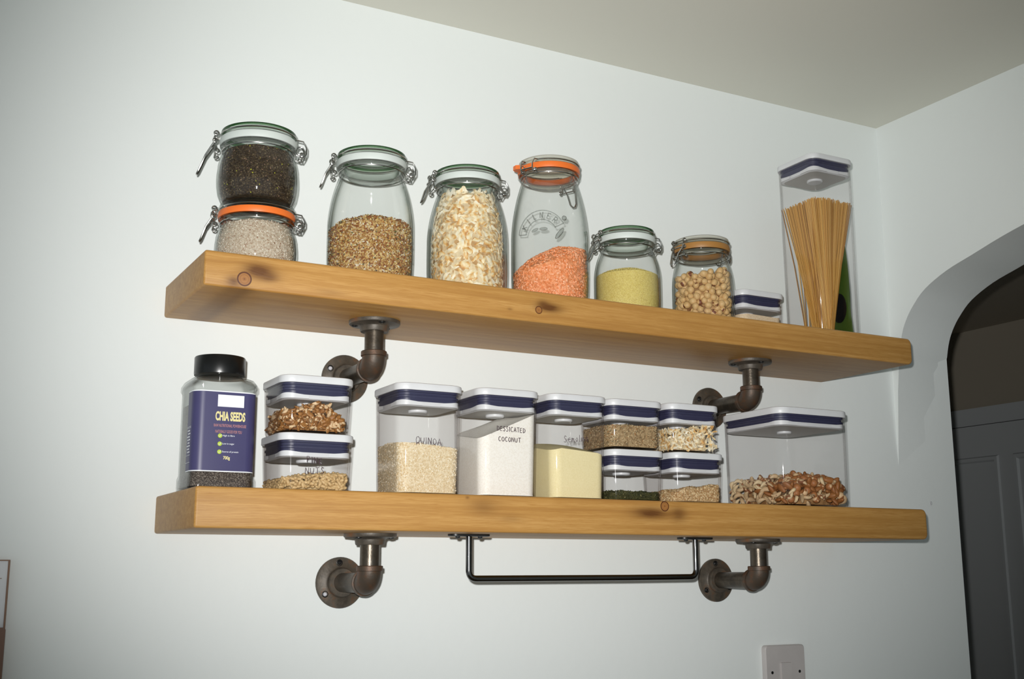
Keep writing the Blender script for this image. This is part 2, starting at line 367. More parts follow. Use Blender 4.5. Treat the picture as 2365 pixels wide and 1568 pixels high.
m = MB(); m.loft([[(a-.605, y, b+1.26) for a, _, b in rxz(.226, .236, .0025, 0)] for y in (-.0275, -.0125)]); o = m.build('wooden_board', M_DKW)
tag(o, 'dark brown wooden board edge in front of the white panel at the lower left corner', 'board')

# ------------------------------------------------------------------ clip-top jars
def jar_profile(R, rn, zf, kind):
    P = []
    if kind == 'squat': base = [(.68, 0), (.78, .018), (.88, .08), (.955, .20), (.99, .34), (1, .45), (.995, .56), (.975, .68)]; t0 = .56
    else: base = [(.80, 0), (.875, .010), (.93, .03), (.965, .07), (.985, .14), (.998, .25), (1, .36)]; t0 = .50 if kind == 'tall' else .54
    for k, z in base: P.append((R*k, z*zf))
    for i in range(1, 13):
        t = t0+(1-t0)*i/12
        if t*zf <= P[-1][1]+1e-5: continue
        u = (t-t0)/(1-t0)
        if kind == 'squat': r = R-(R-rn)*u**1.6
        else: r = R-(R-rn)*min(1, (u/.92))**(2.0 if kind == 'tall' else 2.1)
        P.append((r, t*zf))
    return P
def wire(m, pts, r=.00105, closed=False): m.tube(pts, r, 8, closed)
def make_jar(x, y, z, H, R, rl, kind, seal, top, rz, label, hl=.028, emboss=False, lh=None):
    t = thing('glass_jar', label, 'jar', (x, y, z), math.radians(rz), 'clip-top glass jars on the upper shelf')
    rn = rl-.0035; zf = H-hl; prof = jar_profile(R, rn, zf, kind)
    zs0, zs1 = H-.0215*hl/.028, H-.012*hl/.028
    fl = [(rl-.001, zf+.0006), (rl+.0008, zf+.0025), (rl+.0008, zs0-.0012), (rl-.001, zs0)]
    out = prof+fl; th = .0028
    inn = [(r-th, max(zz, .006)) for r, zz in prof if zz < zf*.985] + [(rn-th, zf), (rn-th, zs0)]
    m = MB(); m.lathe(out+list(reversed(inn)), 72, cap0=True, cap1=True); m.build('glass_body', G_JAR, t)
    m = MB(); m.lathe([(rn-.001, zs0), (rl+.0006, zs0), (rl+.0016, (zs0+zs1)/2), (rl+.0006, zs1), (rn-.001, zs1)], 64, closed=True)
    if emboss:   # pull tab
        ca, sa = math.cos(-.45), math.sin(-.45)
        m.loft([[(u*ca-w_*sa, u*sa+w_*ca, q) for u, w_ in ((rl*.98, -.009), (rl+.008, -.008), (rl+.0135, -.004), (rl+.0135, .004), (rl+.008, .008), (rl*.98, .009))] for q in ((zs0+zs1)/2-.0034, (zs0+zs1)/2+.0030)])
    m.build('rubber_seal', seal, t)
    m = MB(); m.lathe([(.0005, H-.0055), (rl*.80, H-.0055), (rl*.86, H-.0005)], 64, cap0=True, cap1=False)
    m.cur = 1; m.lathe([(rl*.86, H-.0005), (rl*.94, H), (rl-.0005, H-.0012), (rl, H-.0052)], 64, cap0=False, cap1=False); m.cur = 0
    m.lathe([(rl, H-.0052), (rl-.0018, H-.0070), (rl+.0006, H-.0085), (rl+.0004, zs1), (rn-.005, zs1-.001), (rn-.007, H-.026), (rn-.011, H-.0325), (rn-.016, H-.0345), (.0005, H-.0335)], 64, cap0=False, cap1=True)
    m.build('lid', [G_SMOKE if top == 'smoke' else G_LID, G_GREEN if top == 'green' else (G_SMOKE if top == 'smoke' else G_LID)], t)
    # wires
    r1 = rn+.0012; zn = zf-.0006
    m = MB(); wire(m, [(r1*math.cos(2*PI*i/48), r1*math.sin(2*PI*i/48), zn) for i in range(48)], closed=True)
    m.build('neck_wire', M_STEEL, t)
    m = MB(); r2 = rl+.0008; zl = H-.0075   # bail over the lid, hinged on +x
    for s in (-1, 1):
        a0 = math.radians(14)
        ring = [(r2*math.cos(a), s*r2*math.sin(a), zl) for a in [a0+(PI-2*a0)*i/20 for i in range(21)]]
        hinge = [(rl-.001, s*.0105, zn), (rl+.010, s*.0105, zn-.002), (rl+.0125, s*.0105, zn+.003), (rl+.0125, s*.0105, zl-.009)] + [(rl+.008, s*.0115, zl-.001)]
        wire(m, hinge+ring)
    wire(m, [(rl+.0125, -.0105, zn+.003), (rl+.0125, .0105, zn+.003)])
    for s in (-1, 1):
        coil = [(rl+.0065+.0026*math.cos(a), s*(.0105+.0011*a/6.28), zn+.001+.0026*math.sin(a)) for a in [i*.6 for i in range(28)]]
        wire(m, coil, .0009)
    # small round loop of the neck wire beside the hinge
    wire(m, [(rl+.004+.0052*math.cos(a), -.013, zn+.006+.0058*math.sin(a)) for a in [2*PI*i/16 for i in range(16)]], .001, True)
    m.build('hinge_bail', M_STEEL, t)
    m = MB()
    for s in (-1, 1):
        wire(m, [(-r2, s*.011, zl), (-(rl+.006), s*.011, zl-.0005), (-(rl+.0085), s*.011, zl-.006), (-(rl+.0065), s*.011, zn-.004)], .0011)
        for cx, cz, cr in ((rl+.0062, zl-.001, .0030), (rl+.0075, zl-.0115, .0028), (rl+.0045, zn-.0045, .0027)):
            wire(m, [(-(cx+cr*math.cos(a)), s*(.0118+.0009*a/6.28), cz+cr*math.sin(a)) for a in [i*.6 for i in range(22)]], .00095)
    for zz in (zl-.001, zl-.0115, zn-.0045): wire(m, [(-(rl+.0072), -.012, zz), (-(rl+.0072), .012, zz)], .001)
    m.build('clasp_wire', M_STEEL, t)
    m = MB(); lh = lh or .036; xt, zt = -(rl+.0078), zl-.0115
    xe, ze = xt-lh*.42, zt-lh*.9; xm, zm = (xt+xe)/2-.0005, (zt+ze)/2+.003
    U = [(xt, -.011, zt)]+[(xm, -.0075, zm), (xe+.002, -.0055, ze+.004)] + [(xe, -.002, ze), (xe, .002, ze)] + [(xe+.002, .0055, ze+.004), (xm, .0075, zm), (xt, .011, zt)]
    wire(m, U, .00125); m.build('lever_handle', M_STEEL, t)
    return t, prof, th

def on_jar(prof, th, mg=.0009): # inner radius as a function of height
    z = [p[1] for p in prof]; r = [p[0]-th-mg for p in prof]
    return lambda q: float(np.interp(q, z, r))

def fill_round(name, mat, loc, rin, level, z0=.0068, n=64, label=None, cat='food'):
    m = MB(); rings = []; zs = [z0+.0002, z0+.003]+[z0+.003+(i+1)*.006 for i in range(40)]
    zmax = max(level(rin(.1)*.9*math.cos(a), rin(.1)*.9*math.sin(a)) for a in np.linspace(0, 6.28, 24))
    def cl(a, z):
        r = rin(z); L = level(r*math.cos(a), r*math.sin(a)); z = min(z, L); r = rin(z); return (r*math.cos(a), r*math.sin(a), z)
    for z in zs:
        rings.append([cl(2*PI*j/n, z) for j in range(n)])
        if z > zmax: break
    last = rings[-1]
    for k in (.93, .84, .72, .58, .42, .25, .08):
        rings.append([(p[0]*k, p[1]*k, level(p[0]*k, p[1]*k)+.0) for p in last])
    m.loft(rings); o = m.build(name, mat, ang=80); o.location = loc
    return tag(o, label, cat, kind='stuff')
def fill_box(name, mat, loc, w, r, level, wb=None, z0=.0042, label=None, cat='food'):
    m = MB(); wb = wb or w; rings = []; H = .12
    def wat(z): return wb+(w-wb)*min(1, z/H)
    zs = [z0+.0002]+[z0+.004*(i+1) for i in range(45)]; n = 12
    for z in zs:
        rg = []; top = True
        for p in rsq(wat(z), wat(z), r, z, n):
            Lv = level(p[0], p[1]); zz = min(z, Lv); k = wat(zz)/wat(z); rg.append((p[0]*k, p[1]*k, zz)); top &= z >= Lv
        rings.append(rg)
        if top: break
    last = rings[-1]
    for k in (.94, .86, .76, .64, .5, .35, .2, .06): rings.append([(p[0]*k, p[1]*k, level(p[0]*k, p[1]*k)) for p in last])
    m.loft(rings); o = m.build(name, mat, ang=80); o.location = loc
    return tag(o, label, cat, kind='stuff')
ICO = None
def base_grain(kind='oct'):
    if kind == 'oct': v = np.array([(1, 0, 0), (-1, 0, 0), (0, 1, 0), (0, -1, 0), (0, 0, 1), (0, 0, -1)], float); f = np.array([(0, 2, 4), (2, 1, 4), (1, 3, 4), (3, 0, 4), (2, 0, 5), (1, 2, 5), (3, 1, 5), (0, 3, 5)])
    else:
        p = (1+5**.5)/2; v = np.array([(-1, p, 0), (1, p, 0), (-1, -p, 0), (1, -p, 0), (0, -1, p), (0, 1, p), (0, -1, -p), (0, 1, -p), (p, 0, -1), (p, 0, 1), (-p, 0, -1), (-p, 0, 1)], float)/math.sqrt(1+p*p)
        f = np.array([(0, 11, 5), (0, 5, 1), (0, 1, 7), (0, 7, 10), (0, 10, 11), (1, 5, 9), (5, 11, 4), (11, 10, 2), (10, 7, 6), (7, 1, 8), (3, 9, 4), (3, 4, 2), (3, 2, 6), (3, 6, 8), (3, 8, 9), (4, 9, 5), (2, 4, 11), (6, 2, 10), (8, 6, 7), (9, 8, 1)])
    return v, f
def scatter_mesh(name, pts, size, mat, kind='ico', jitter=.25):
    v, f = base_grain(kind); N = len(pts); pts = np.array(pts, float)
    q = rng.normal(size=(N, 4)); q /= np.linalg.norm(q, axis=1)[:, None]; w, x, y, z = q.T
    Rm = np.stack([1-2*(y*y+z*z), 2*(x*y-z*w), 2*(x*z+y*w), 2*(x*y+z*w), 1-2*(x*x+z*z), 2*(y*z-x*w), 2*(x*z-y*w), 2*(y*z+x*w), 1-2*(x*x+y*y)], 1).reshape(N, 3, 3)
    sc = np.array(size)[None, :]*(1+rng.uniform(-jitter, jitter, (N, 1)))
    V = np.einsum('nij,nkj->nki', Rm, v[None]*sc[:, None, :])+pts[:, None, :]
    F = (f[None]+(np.arange(N)*len(v))[:, None, None]).reshape(-1, 3)
    me = bpy.data.meshes.new(name); me.vertices.add(N*len(v)); me.vertices.foreach_set('co', V.reshape(-1).astype('f')); nf = len(F)
    me.loops.add(nf*3); me.loops.foreach_set('vertex_index', F.reshape(-1).astype('i')); me.polygons.add(nf); me.polygons.foreach_set('loop_start', (np.arange(nf)*3).astype('i')); me.polygons.foreach_set('loop_total', np.full(nf, 3, 'i'))
    me.update(calc_edges=True); me.validate(); me.materials.append(mat); me.shade_smooth(); return me
def pts_round(n, rin, level, z0=.008, inset=.0008, top=.3):
    out = []; nt = int(n*top)
    while len(out) < n-nt:
        a = rng.uniform(0, 2*PI); z = z0+rng.uniform(0, .2); r = rin(z)-inset*rng.uniform(.3, 1.3)
        if z < level(r*math.cos(a), r*math.sin(a))-.0003: out.append((r*math.cos(a), r*math.sin(a), z))
    for i in range(nt):
        a = rng.uniform(0, 2*PI); u = math.sqrt(rng.uniform(0, 1)); Lz = level(0, 0)
        r = (rin(Lz)-inset)*u; x, y = r*math.cos(a), r*math.sin(a); L = level(x, y); r = (rin(L)-inset*1.2)*u; out.append((r*math.cos(a), r*math.sin(a), level(r*math.cos(a), r*math.sin(a))))
    return out
def pts_box(n, w, level, wb, z0=.006, inset=.001, top=.3, zmax=.15):
    out = []; nt = int(n*top)
    while len(out) < n-nt:
        z = z0+rng.uniform(0, zmax); ww = (wb+(w-wb)*min(1, z/.12))/2-inset*rng.uniform(.3, 1.3); c = .013; t = rng.uniform(-1, 1)*ww; sd = rng.integers(0, 4)
        if sd > 1 and rng.uniform() < .35: continue
        off = ww if abs(t) < ww-c else ww-c+math.sqrt(max(0, c*c-(abs(t)-ww+c)**2))
        x, y = ((t, -off), (-off, t), (off, t), (t, off))[sd]
        if z < level(x, y): out.append((x, y, z))
    for i in range(nt):
        ww = w/2-.002; x, y = rng.uniform(-ww, ww), rng.uniform(-ww, ww)
        if abs(x) > ww-.01 and abs(y) > ww-.01: x *= .88; y *= .88
        out.append((x, y, level(x, y)))
    return out
def grains(o, pts, size, mat, kind='ico'):   # grains join the bulk as one countless mass
    me = scatter_mesh(o.name+'_grains', pts, size, mat, kind)
    src = o.data
    import bmesh
    bm = bmesh.new(); bm.from_mesh(src); nb = len(bm.faces); bm.from_mesh(me); bm.faces.ensure_lookup_table()
    for i in range(nb, len(bm.faces)): bm.faces[i].material_index = 1
    new = bpy.data.meshes.new(o.name); bm.to_mesh(new); bm.free(); new.materials.append(src.materials[0]); new.materials.append(mat)
    o.data = new; bpy.data.meshes.remove(src); bpy.data.meshes.remove(me)
def lev(h, tx=0, ty=0, dome=0, amp=.0015, sc=60, seed=0, R=.05):
    def f(x, y):
        n = math.sin(x*sc*2.1+seed)*math.cos(y*sc*1.7+seed*2)+.6*math.sin(x*sc*4.3+y*sc*3+seed)
        return h+tx*x+ty*y+dome*(1-(x*x+y*y)/(R*R))+amp*n
    return f

# individual pieces --------------------------------------------------------
def blob_mesh(name, mat, fn, nu=16, nv=10):
    m = MB(); rings = []
    for i in range(1, nv):
        ph = PI*i/nv; rings.append([fn(math.sin(ph)*math.cos(2*PI*j/nu), math.sin(ph)*math.sin(2*PI*j/nu), -math.cos(ph)) for j in range(nu)])
    m.loft(rings); me = bpy.data.meshes.new(name); me.from_pydata(m.v, [], m.f); me.materials.append(mat); me.shade_smooth(); return me
def wob(x, y, z, a, s): return 1+a*math.sin(3*x+s)*math.cos(4*y+s*1.7)+a*.7*math.sin(5*z+s*2.3+x*2)
def place(name, meshes, pts, labels, cat, group, origin, orient=None, scl=(.9, 1.1)):
    proto = None
    for i, p in enumerate(pts):
        k = p[3] if len(p) > 3 else rnd.randrange(len(meshes))
        if proto is None: proto = bpy.data.objects.new(name if isinstance(name, str) else name[k], meshes[k]); o = proto
        else:
            o = proto.copy(); o.data = meshes[k]; o.name = name if isinstance(name, str) else name[k]
        o.location = (origin[0]+p[0], origin[1]+p[1], origin[2]+p[2])
        o.rotation_euler = orient(p) if orient else (rnd.uniform(0, 6.28), rnd.uniform(0, 6.28), rnd.uniform(0, 6.28))
        s = rnd.uniform(*scl); o.scale = (s, s, s)
        tag(o, labels if isinstance(labels, str) else labels[k], cat if isinstance(cat, str) else cat[k], group if isinstance(group, str) else group[k])
        C.objects.link(o)
def near_first(c, origin, n):
    c = sorted(c, key=lambda p: (Vector(p[:3])+Vector(origin)-CAM).length); return c[:n], c[n:]
def merge(bulk, meshes, pts, orient=None, scl=(.9, 1.1)):
    import bmesh
    bm = bmesh.new(); bm.from_mesh(bulk.data); old = bulk.data; mats = [old.materials[0]]
    for p in pts:
        k = p[3] if len(p) > 3 else rnd.randrange(len(meshes)); me = meshes[k]; mt = me.materials[0]
        if mt not in mats: mats.append(mt)
        nv, nf = len(bm.verts), len(bm.faces); bm.from_mesh(me); bm.verts.ensure_lookup_table(); bm.faces.ensure_lookup_table()
        from mathutils import Euler
        e = Euler(orient(p)) if orient else Euler((rnd.uniform(0, 6.28), rnd.uniform(0, 6.28), rnd.uniform(0, 6.28)))
        M = Matrix.Translation(Vector(p[:3])) @ e.to_matrix().to_4x4() @ Matrix.Scale(rnd.uniform(*scl), 4)
        for v in bm.verts[nv:]: v.co = M @ v.co
        for f in bm.faces[nf:]: f.material_index = mats.index(mt); f.smooth = True
    new = bpy.data.meshes.new(bulk.name); bm.to_mesh(new); bm.free()
    for mt in mats: new.materials.append(mt)
    bulk.data = new; bpy.data.meshes.remove(old)
def darts(cands, dmin, nmax):
    out = []; cell = {}
    for p in cands:
        k = tuple(int(math.floor(c/dmin)) for c in p[:3]); ok = True
        for dx in (-1, 0, 1):
            for dy in (-1, 0, 1):
                for dz in (-1, 0, 1):
                    for q in cell.get((k[0]+dx, k[1]+dy, k[2]+dz), ()):
                        if (q[0]-p[0])**2+(q[1]-p[1])**2+(q[2]-p[2])**2 < dmin*dmin: ok = False; break
                    if not ok: break
                if not ok: break
            if not ok: break
        if ok:
            out.append(p); cell.setdefault(k, []).append(p)
            if len(out) >= nmax: break
    return out

# jar contents ------------------------------------------------------------
z_stack = UZ+.0935
JY = -.110
j, pr, th = make_jar(-.2285, JY, UZ, .0945, .0540, .0500, 'squat', M_SEALO, 'clear', -12, 'squat clip-top jar of pale oat bran with orange seal, bottom of the jar stack', .025)
ri = on_jar(pr, th); lv = lev(.0665, amp=.0006)
o = fill_round('oat_bran', powder('oat', (.42, .34, .25), (.58, .50, .40), 620, (.30, .19, .12)), (-.2285, JY, UZ), ri, lv, label='pale oat bran filling the orange-sealed squat jar', cat='grain')
grains(o, pts_round(5200, ri, lv, top=.12), (.0017, .0012, .0006), islands('oat_isl', [(0, (.50, .42, .32)), (.3, (.62, .55, .45)), (.6, (.40, .30, .21)), (.82, (.70, .64, .54)), (.93, (.28, .16, .10))]))
j, pr, th = make_jar(-.2300, JY, z_stack-.0005, .1060, .0540, .0505, 'squat', M_SEALW, 'green', -12, 'squat clip-top jar of dark brown seeds with white seal, top of the jar stack', lh=.050)
ri = on_jar(pr, th); lv = lev(.0755, amp=.0006)
o = fill_round('dark_seeds', powder('dseed', (.018, .011, .007), (.045, .030, .018), 650, (.10, .07, .035)), (-.2300, JY, z_stack-.0005), ri, lv, label='dark brown seeds filling the upper squat jar of the stack', cat='seeds')
grains(o, pts_round(5600, ri, lv, top=.12), (.0013, .0011, .0009), islands('dseed_isl', [(0, (.020, .012, .007)), (.35, (.045, .028, .016)), (.6, (.075, .052, .028)), (.80, (.13, .10, .05)), (.93, (.22, .13, .08)), (.985, (.42, .42, .03))]))
j, pr, th = make_jar(-.0660, JY, UZ, .1965, .0602, .0488, 'tall', M_SEALW, 'green', -14, 'tall green-rimmed clip-top jar half full of mixed brown seeds beside the jar stack')
ri = on_jar(pr, th); lv = lev(.090, tx=.06, amp=.0015, dome=.013)
o = fill_round('mixed_seeds', powder('mseed', (.20, .09, .03), (.45, .28, .10), 420, (.6, .5, .32)), (-.0660, JY, UZ), ri, lv, label='mixed linseed, sunflower and pumpkin seeds in the tall jar beside the stacked jars', cat='seeds')
grains(o, pts_round(7600, ri, lv, top=.22), (.0033, .0012, .0007), islands('mseed_isl', [(0, (.21, .07, .02)), (.28, (.32, .13, .035)), (.45, (.48, .30, .09)), (.66, (.60, .43, .17)), (.82, (.62, .56, .42)), (.93, (.10, .11, .04)), (.97, (.06, .04, .03))]))
j, pr, th = make_jar(.0860, JY, UZ, .1950, .0592, .0478, 'tall', M_SEALW, 'green', -8, 'tall clip-top jar full of toasted coconut flakes')
ri = on_jar(pr, th); CF = (.0860, JY, UZ)
M_COCO = nutmat('coconut_flake', (.80, .68, .48), (.86, .78, .62), None, 55)
def coco():
    m = NT('coconut_flake2', .55, 0, .3); v = m.obj(); oi = m.new('ShaderNodeObjectInfo').outputs['Random']; x, y, z = m.xyz(v)[:]
    edge = m.math('ADD', m.math('MULTIPLY', m.noise(v, 95, 2), 1.0), m.math('MULTIPLY', oi, .20))
    c = m.ramp(edge, [(.42, (.86, .80, .64)), (.58, (.80, .66, .40)), (.70, (.70, .42, .15)), (.85, (.50, .22, .06))]); m.col(c); return m.m
M_COCO = coco()
def flake_mesh(L, Wd, curl, tw, s):
    m = MB(); rings = []; n = 10
    for i in range(n+1):
        u = i/n-.5; a = u*curl; R0 = L/curl; w = Wd*(1-.5*abs(2*u)**5)/2*(1+.15*math.sin(9*u+s)); c, sn = math.cos(tw*u), math.sin(tw*u)
        px, pz = R0*math.sin(a), R0*(1-math.cos(a)); th_ = .00045
        rings.append([(px, w*c-(-th_)*sn, pz+w*sn-th_), (px, w*c, pz+w*sn+th_), (px, -w*c, pz-w*sn+th_), (px, -w*c, pz-w*sn-th_)])
    m.loft(rings); me = bpy.data.meshes.new('coconut_flake'); me.from_pydata(m.v, [], m.f); me.materials.append(M_COCO); me.shade_smooth(); me.set_sharp_from_angle(angle=1.0); return me
FL = [flake_mesh(.022, .0046, 1.6, .5, 1), flake_mesh(.018, .0058, 1.0, 1.0, 2), flake_mesh(.027, .0040, 2.4, .8, 3), flake_mesh(.014, .0062, .8, .3, 4), flake_mesh(.021, .0036, 2.9, .2, 5)]
lv = lev(.158, dome=.003, R=.04)
core = fill_round('coconut_flakes', powder('coco_bulk', (.46, .25, .09), (.76, .64, .42), 170, None, .9, .002), CF, lambda z: ri(z)-.0042, lev(.150, dome=.003), label='packed toasted coconut flakes behind the single ones in the tall jar', cat='coconut flakes')
def tang(p): # lie roughly against the glass
    a = math.atan2(p[1], p[0]); mt = Matrix.Rotation(a, 3, 'Z') @ Matrix.Rotation(-PI/2+rnd.uniform(-.55, .55), 3, 'Y') @ Matrix.Rotation(rnd.uniform(0, 6.28), 3, 'Z')
    return mt.to_euler()
c = []
for _ in range(9000):
    a = rnd.uniform(PI*.72, PI*1.95); z = rnd.uniform(.012, .160); r = ri(z)-rnd.uniform(.0032, .0050); c.append((r*math.cos(a), r*math.sin(a), z))
c = darts(c, .0056, 420)
for _ in range(45):
    a = rnd.uniform(0, 6.28); r = .032*math.sqrt(rnd.random()); c.append((r*math.cos(a), r*math.sin(a), .153+rnd.uniform(0, .004)))
c, c2 = near_first(c, CF, 212); merge(core, FL, c2, tang, (.85, 1.1))
place('coconut_flake', FL, c, 'curled toasted coconut flake among many in the tall full jar', 'coconut flake', 'coconut flakes in the tall jar', CF, tang, (1.0, 1.3))
j, pr, th = make_jar(.2265, JY, UZ, .2340, .0588, .0468, 'tall', M_SEALO, 'smoke', 205, 'tallest clip-top jar, embossed glass with an orange seal, half full of red lentils', .026, True)
ri = on_jar(pr, th); lv = lev(.079, tx=.38, ty=.02, amp=.0012, dome=.017)
JL, PL = j, pr
o = fill_round('red_lentils', powder('lent', (.62, .20, .07), (.86, .36, .17), 330, None), (.2265, JY, UZ), ri, lv, label='orange red lentils sloping up inside the tallest jar', cat='lentils')
grains(o, pts_round(5000, ri, lv, top=.25), (.0020, .0020, .0011), islands('lent_isl', [(0, (.80, .26, .09)), (.3, (.88, .36, .17)), (.6, (.92, .46, .27)), (.85, (.66, .20, .06))]))
j, pr, th = make_jar(.3680, JY, UZ, .1440, .0525, .0447, 'mid', M_SEALW, 'green', -8, 'medium green-rimmed clip-top jar of fine yellow couscous')
ri = on_jar(pr, th); lv = lev(.069, dome=.014, amp=.0004)
o = fill_round('couscous', powder('cous', (.60, .47, .12), (.76, .64, .24), 900, (.50, .36, .10)), (.3680, JY, UZ), ri, lv, label='fine yellow couscous in the medium green-rimmed jar', cat='couscous')
grains(o, pts_round(5500, ri, lv, top=.3), (.0008, .0007, .0007), islands('cous_isl', [(0, (.66, .53, .15)), (.4, (.78, .66, .26)), (.8, (.58, .45, .12))]), 'oct')
j, pr, th = make_jar(.5170, JY, UZ, .1490, .0502, .0452, 'mid', M_SEALB, 'smoke', 8, 'medium clip-top jar of hazelnuts with an amber seal, rightmost jar')
ri = on_jar(pr, th); HZ = (.5170, JY, UZ)
M_HAZ = nutmat('blanched_hazelnut', (.54, .32, .12), (.74, .52, .26), (.17, .05, .018), 120, .80)
hz = [blob_mesh('hazelnut', M_HAZ, lambda x, y, z, s=s: (x*.0055*wob(x, y, z, .05, s), y*.0055*wob(x, y, z, .05, s), z*.0060*(1+.10*max(0, z)**3))) for s in (1, 2.2, 3.1)]
def hlev(x, y): return .088+.13*x+.02*y+(.004 if x > .01 else 0)
c = []
for _ in range(40000):
    a = rnd.uniform(0, 6.28)
    if rnd.random() < .8: z = rnd.uniform(.0135, .125); r = ri(z)-rnd.choice((.0062, .0068, .0125))
    else: r = .042*math.sqrt(rnd.random()); z = hlev(r*math.cos(a), r*math.sin(a))-.004+rnd.uniform(-.002, .004)
    x, y = r*math.cos(a), r*math.sin(a)
    if z < hlev(x, y)+.003: c.append((x, y, z))
c = darts(c, .0092, 620)
c, c2 = near_first(c, HZ, 230)
place('hazelnut', hz, c, 'blanched hazelnut among many in the rightmost medium jar', 'nut', 'hazelnuts in the amber-sealed jar', HZ)
core = fill_round('hazelnut_bulk', powder('haz_bulk', (.24, .10, .04), (.50, .30, .13), 90), HZ, lambda z: ri(z)-.013, lambda x, y: hlev(x, y)-.010, label='hazelnuts packed in the middle of the amber-sealed jar', cat='nuts', z0=.010)
merge(core, hz, c2)

# raised lettering and ribbon on the tallest jar
def text_mesh(txt, size, bold=0, sx=1, extrude=.0, align='CENTER'):
    cu = bpy.data.curves.new('t', 'FONT'); cu.body = txt; cu.size = size; cu.offset = bold; cu.extrude = extrude; cu.align_x = align; cu.resolution_u = 3
    ob = bpy.data.objects.new('t', cu); C.objects.link(ob); dg = bpy.context.evaluated_depsgraph_get(); dg.update()
    me = bpy.data.meshes.new_from_object(ob.evaluated_get(dg)); bpy.data.objects.remove(ob); bpy.data.curves.remove(cu)
    for v in me.vertices: v.co.x *= sx
    return me
def emb(m, pts, w):   # raised bead along a path given as (angle offset metres, height)
    R0 = lambda z: float(np.interp(z, [p[1] for p in PL], [p[0] for p in PL]))
    a0 = math.radians(-133)
    P = []
    for u, z in pts: r = R0(z)+.0001; a = a0+u/.0588; P.append((r*math.cos(a), r*math.sin(a), z))
    m.tube(P, w, 8)
m = MB(); cz = .104
for rad in (.024, .0385):
    emb(m, [(rad*math.cos(a)*1.02, cz+rad*math.sin(a)) for a in [math.radians(q) for q in range(28, 176, 6)]], .0007)
emb(m, [(.024*math.cos(math.radians(28)), cz+.024*math.sin(math.radians(28))), (.0385*math.cos(math.radians(28)), cz+.0385*math.sin(math.radians(28)))], .0007)
emb(m, [(.024*math.cos(math.radians(172)), cz+.003), (.0385*math.cos(math.radians(172)), cz+.005)], .0007)
letters = {'K': [[(0, 0), (0, 1)], [(.7, 1), (0, .45)], [(.2, .6), (.75, 0)]], 'I': [[(.35, 0), (.35, 1)]], 'L': [[(.1, 1), (.1, 0), (.7, 0)]], 'N': [[(0, 0), (0, 1), (.7, 0), (.7, 1)]], 'E': [[(.7, 1), (.1, 1), (.1, 0), (.7, 0)], [(.1, .5), (.6, .5)]], 'R': [[(0, 0), (0, 1), (.55, 1), (.7, .75), (.55, .5), (0, .5)], [(.35, .5), (.75, 0)]]}
for i, ch in enumerate('KILNER'):
    an = math.radians(152-i*21)
    for st in letters[ch]:
        pp = []
        for k in range(len(st)-1):
            for q in (0, .5): pp.append((st[k][0]*(1-q)+st[k+1][0]*q, st[k][1]*(1-q)+st[k+1][1]*q))
        pp.append(st[-1]); emb(m, [(math.cos(an-(px-.35)*.19)*(.0268+.0088*pz), cz+math.sin(an-(px-.35)*.19)*(.0268+.0088*pz)) for px, pz in pp], .00075)
for x0, z0_, x1, z1_, w in ((-.014, .110, -.004, .114, .0022), (-.002, .113, .010, .113, .0024), (.022, .098, .034, .114, .0030), (.034, .128, .038, .133, .0036)):
    emb(m, [(x0+(x1-x0)*k/4, z0_+(z1_-z0_)*k/4) for k in range(5)], [w*.5, w, w*1.1, w, w*.5])
o = m.build('embossed_logo', G_EMB, JL); o.rotation_euler = (0, 0, -math.radians(205)); o['label'] = 'raised arched lettering on the jar'

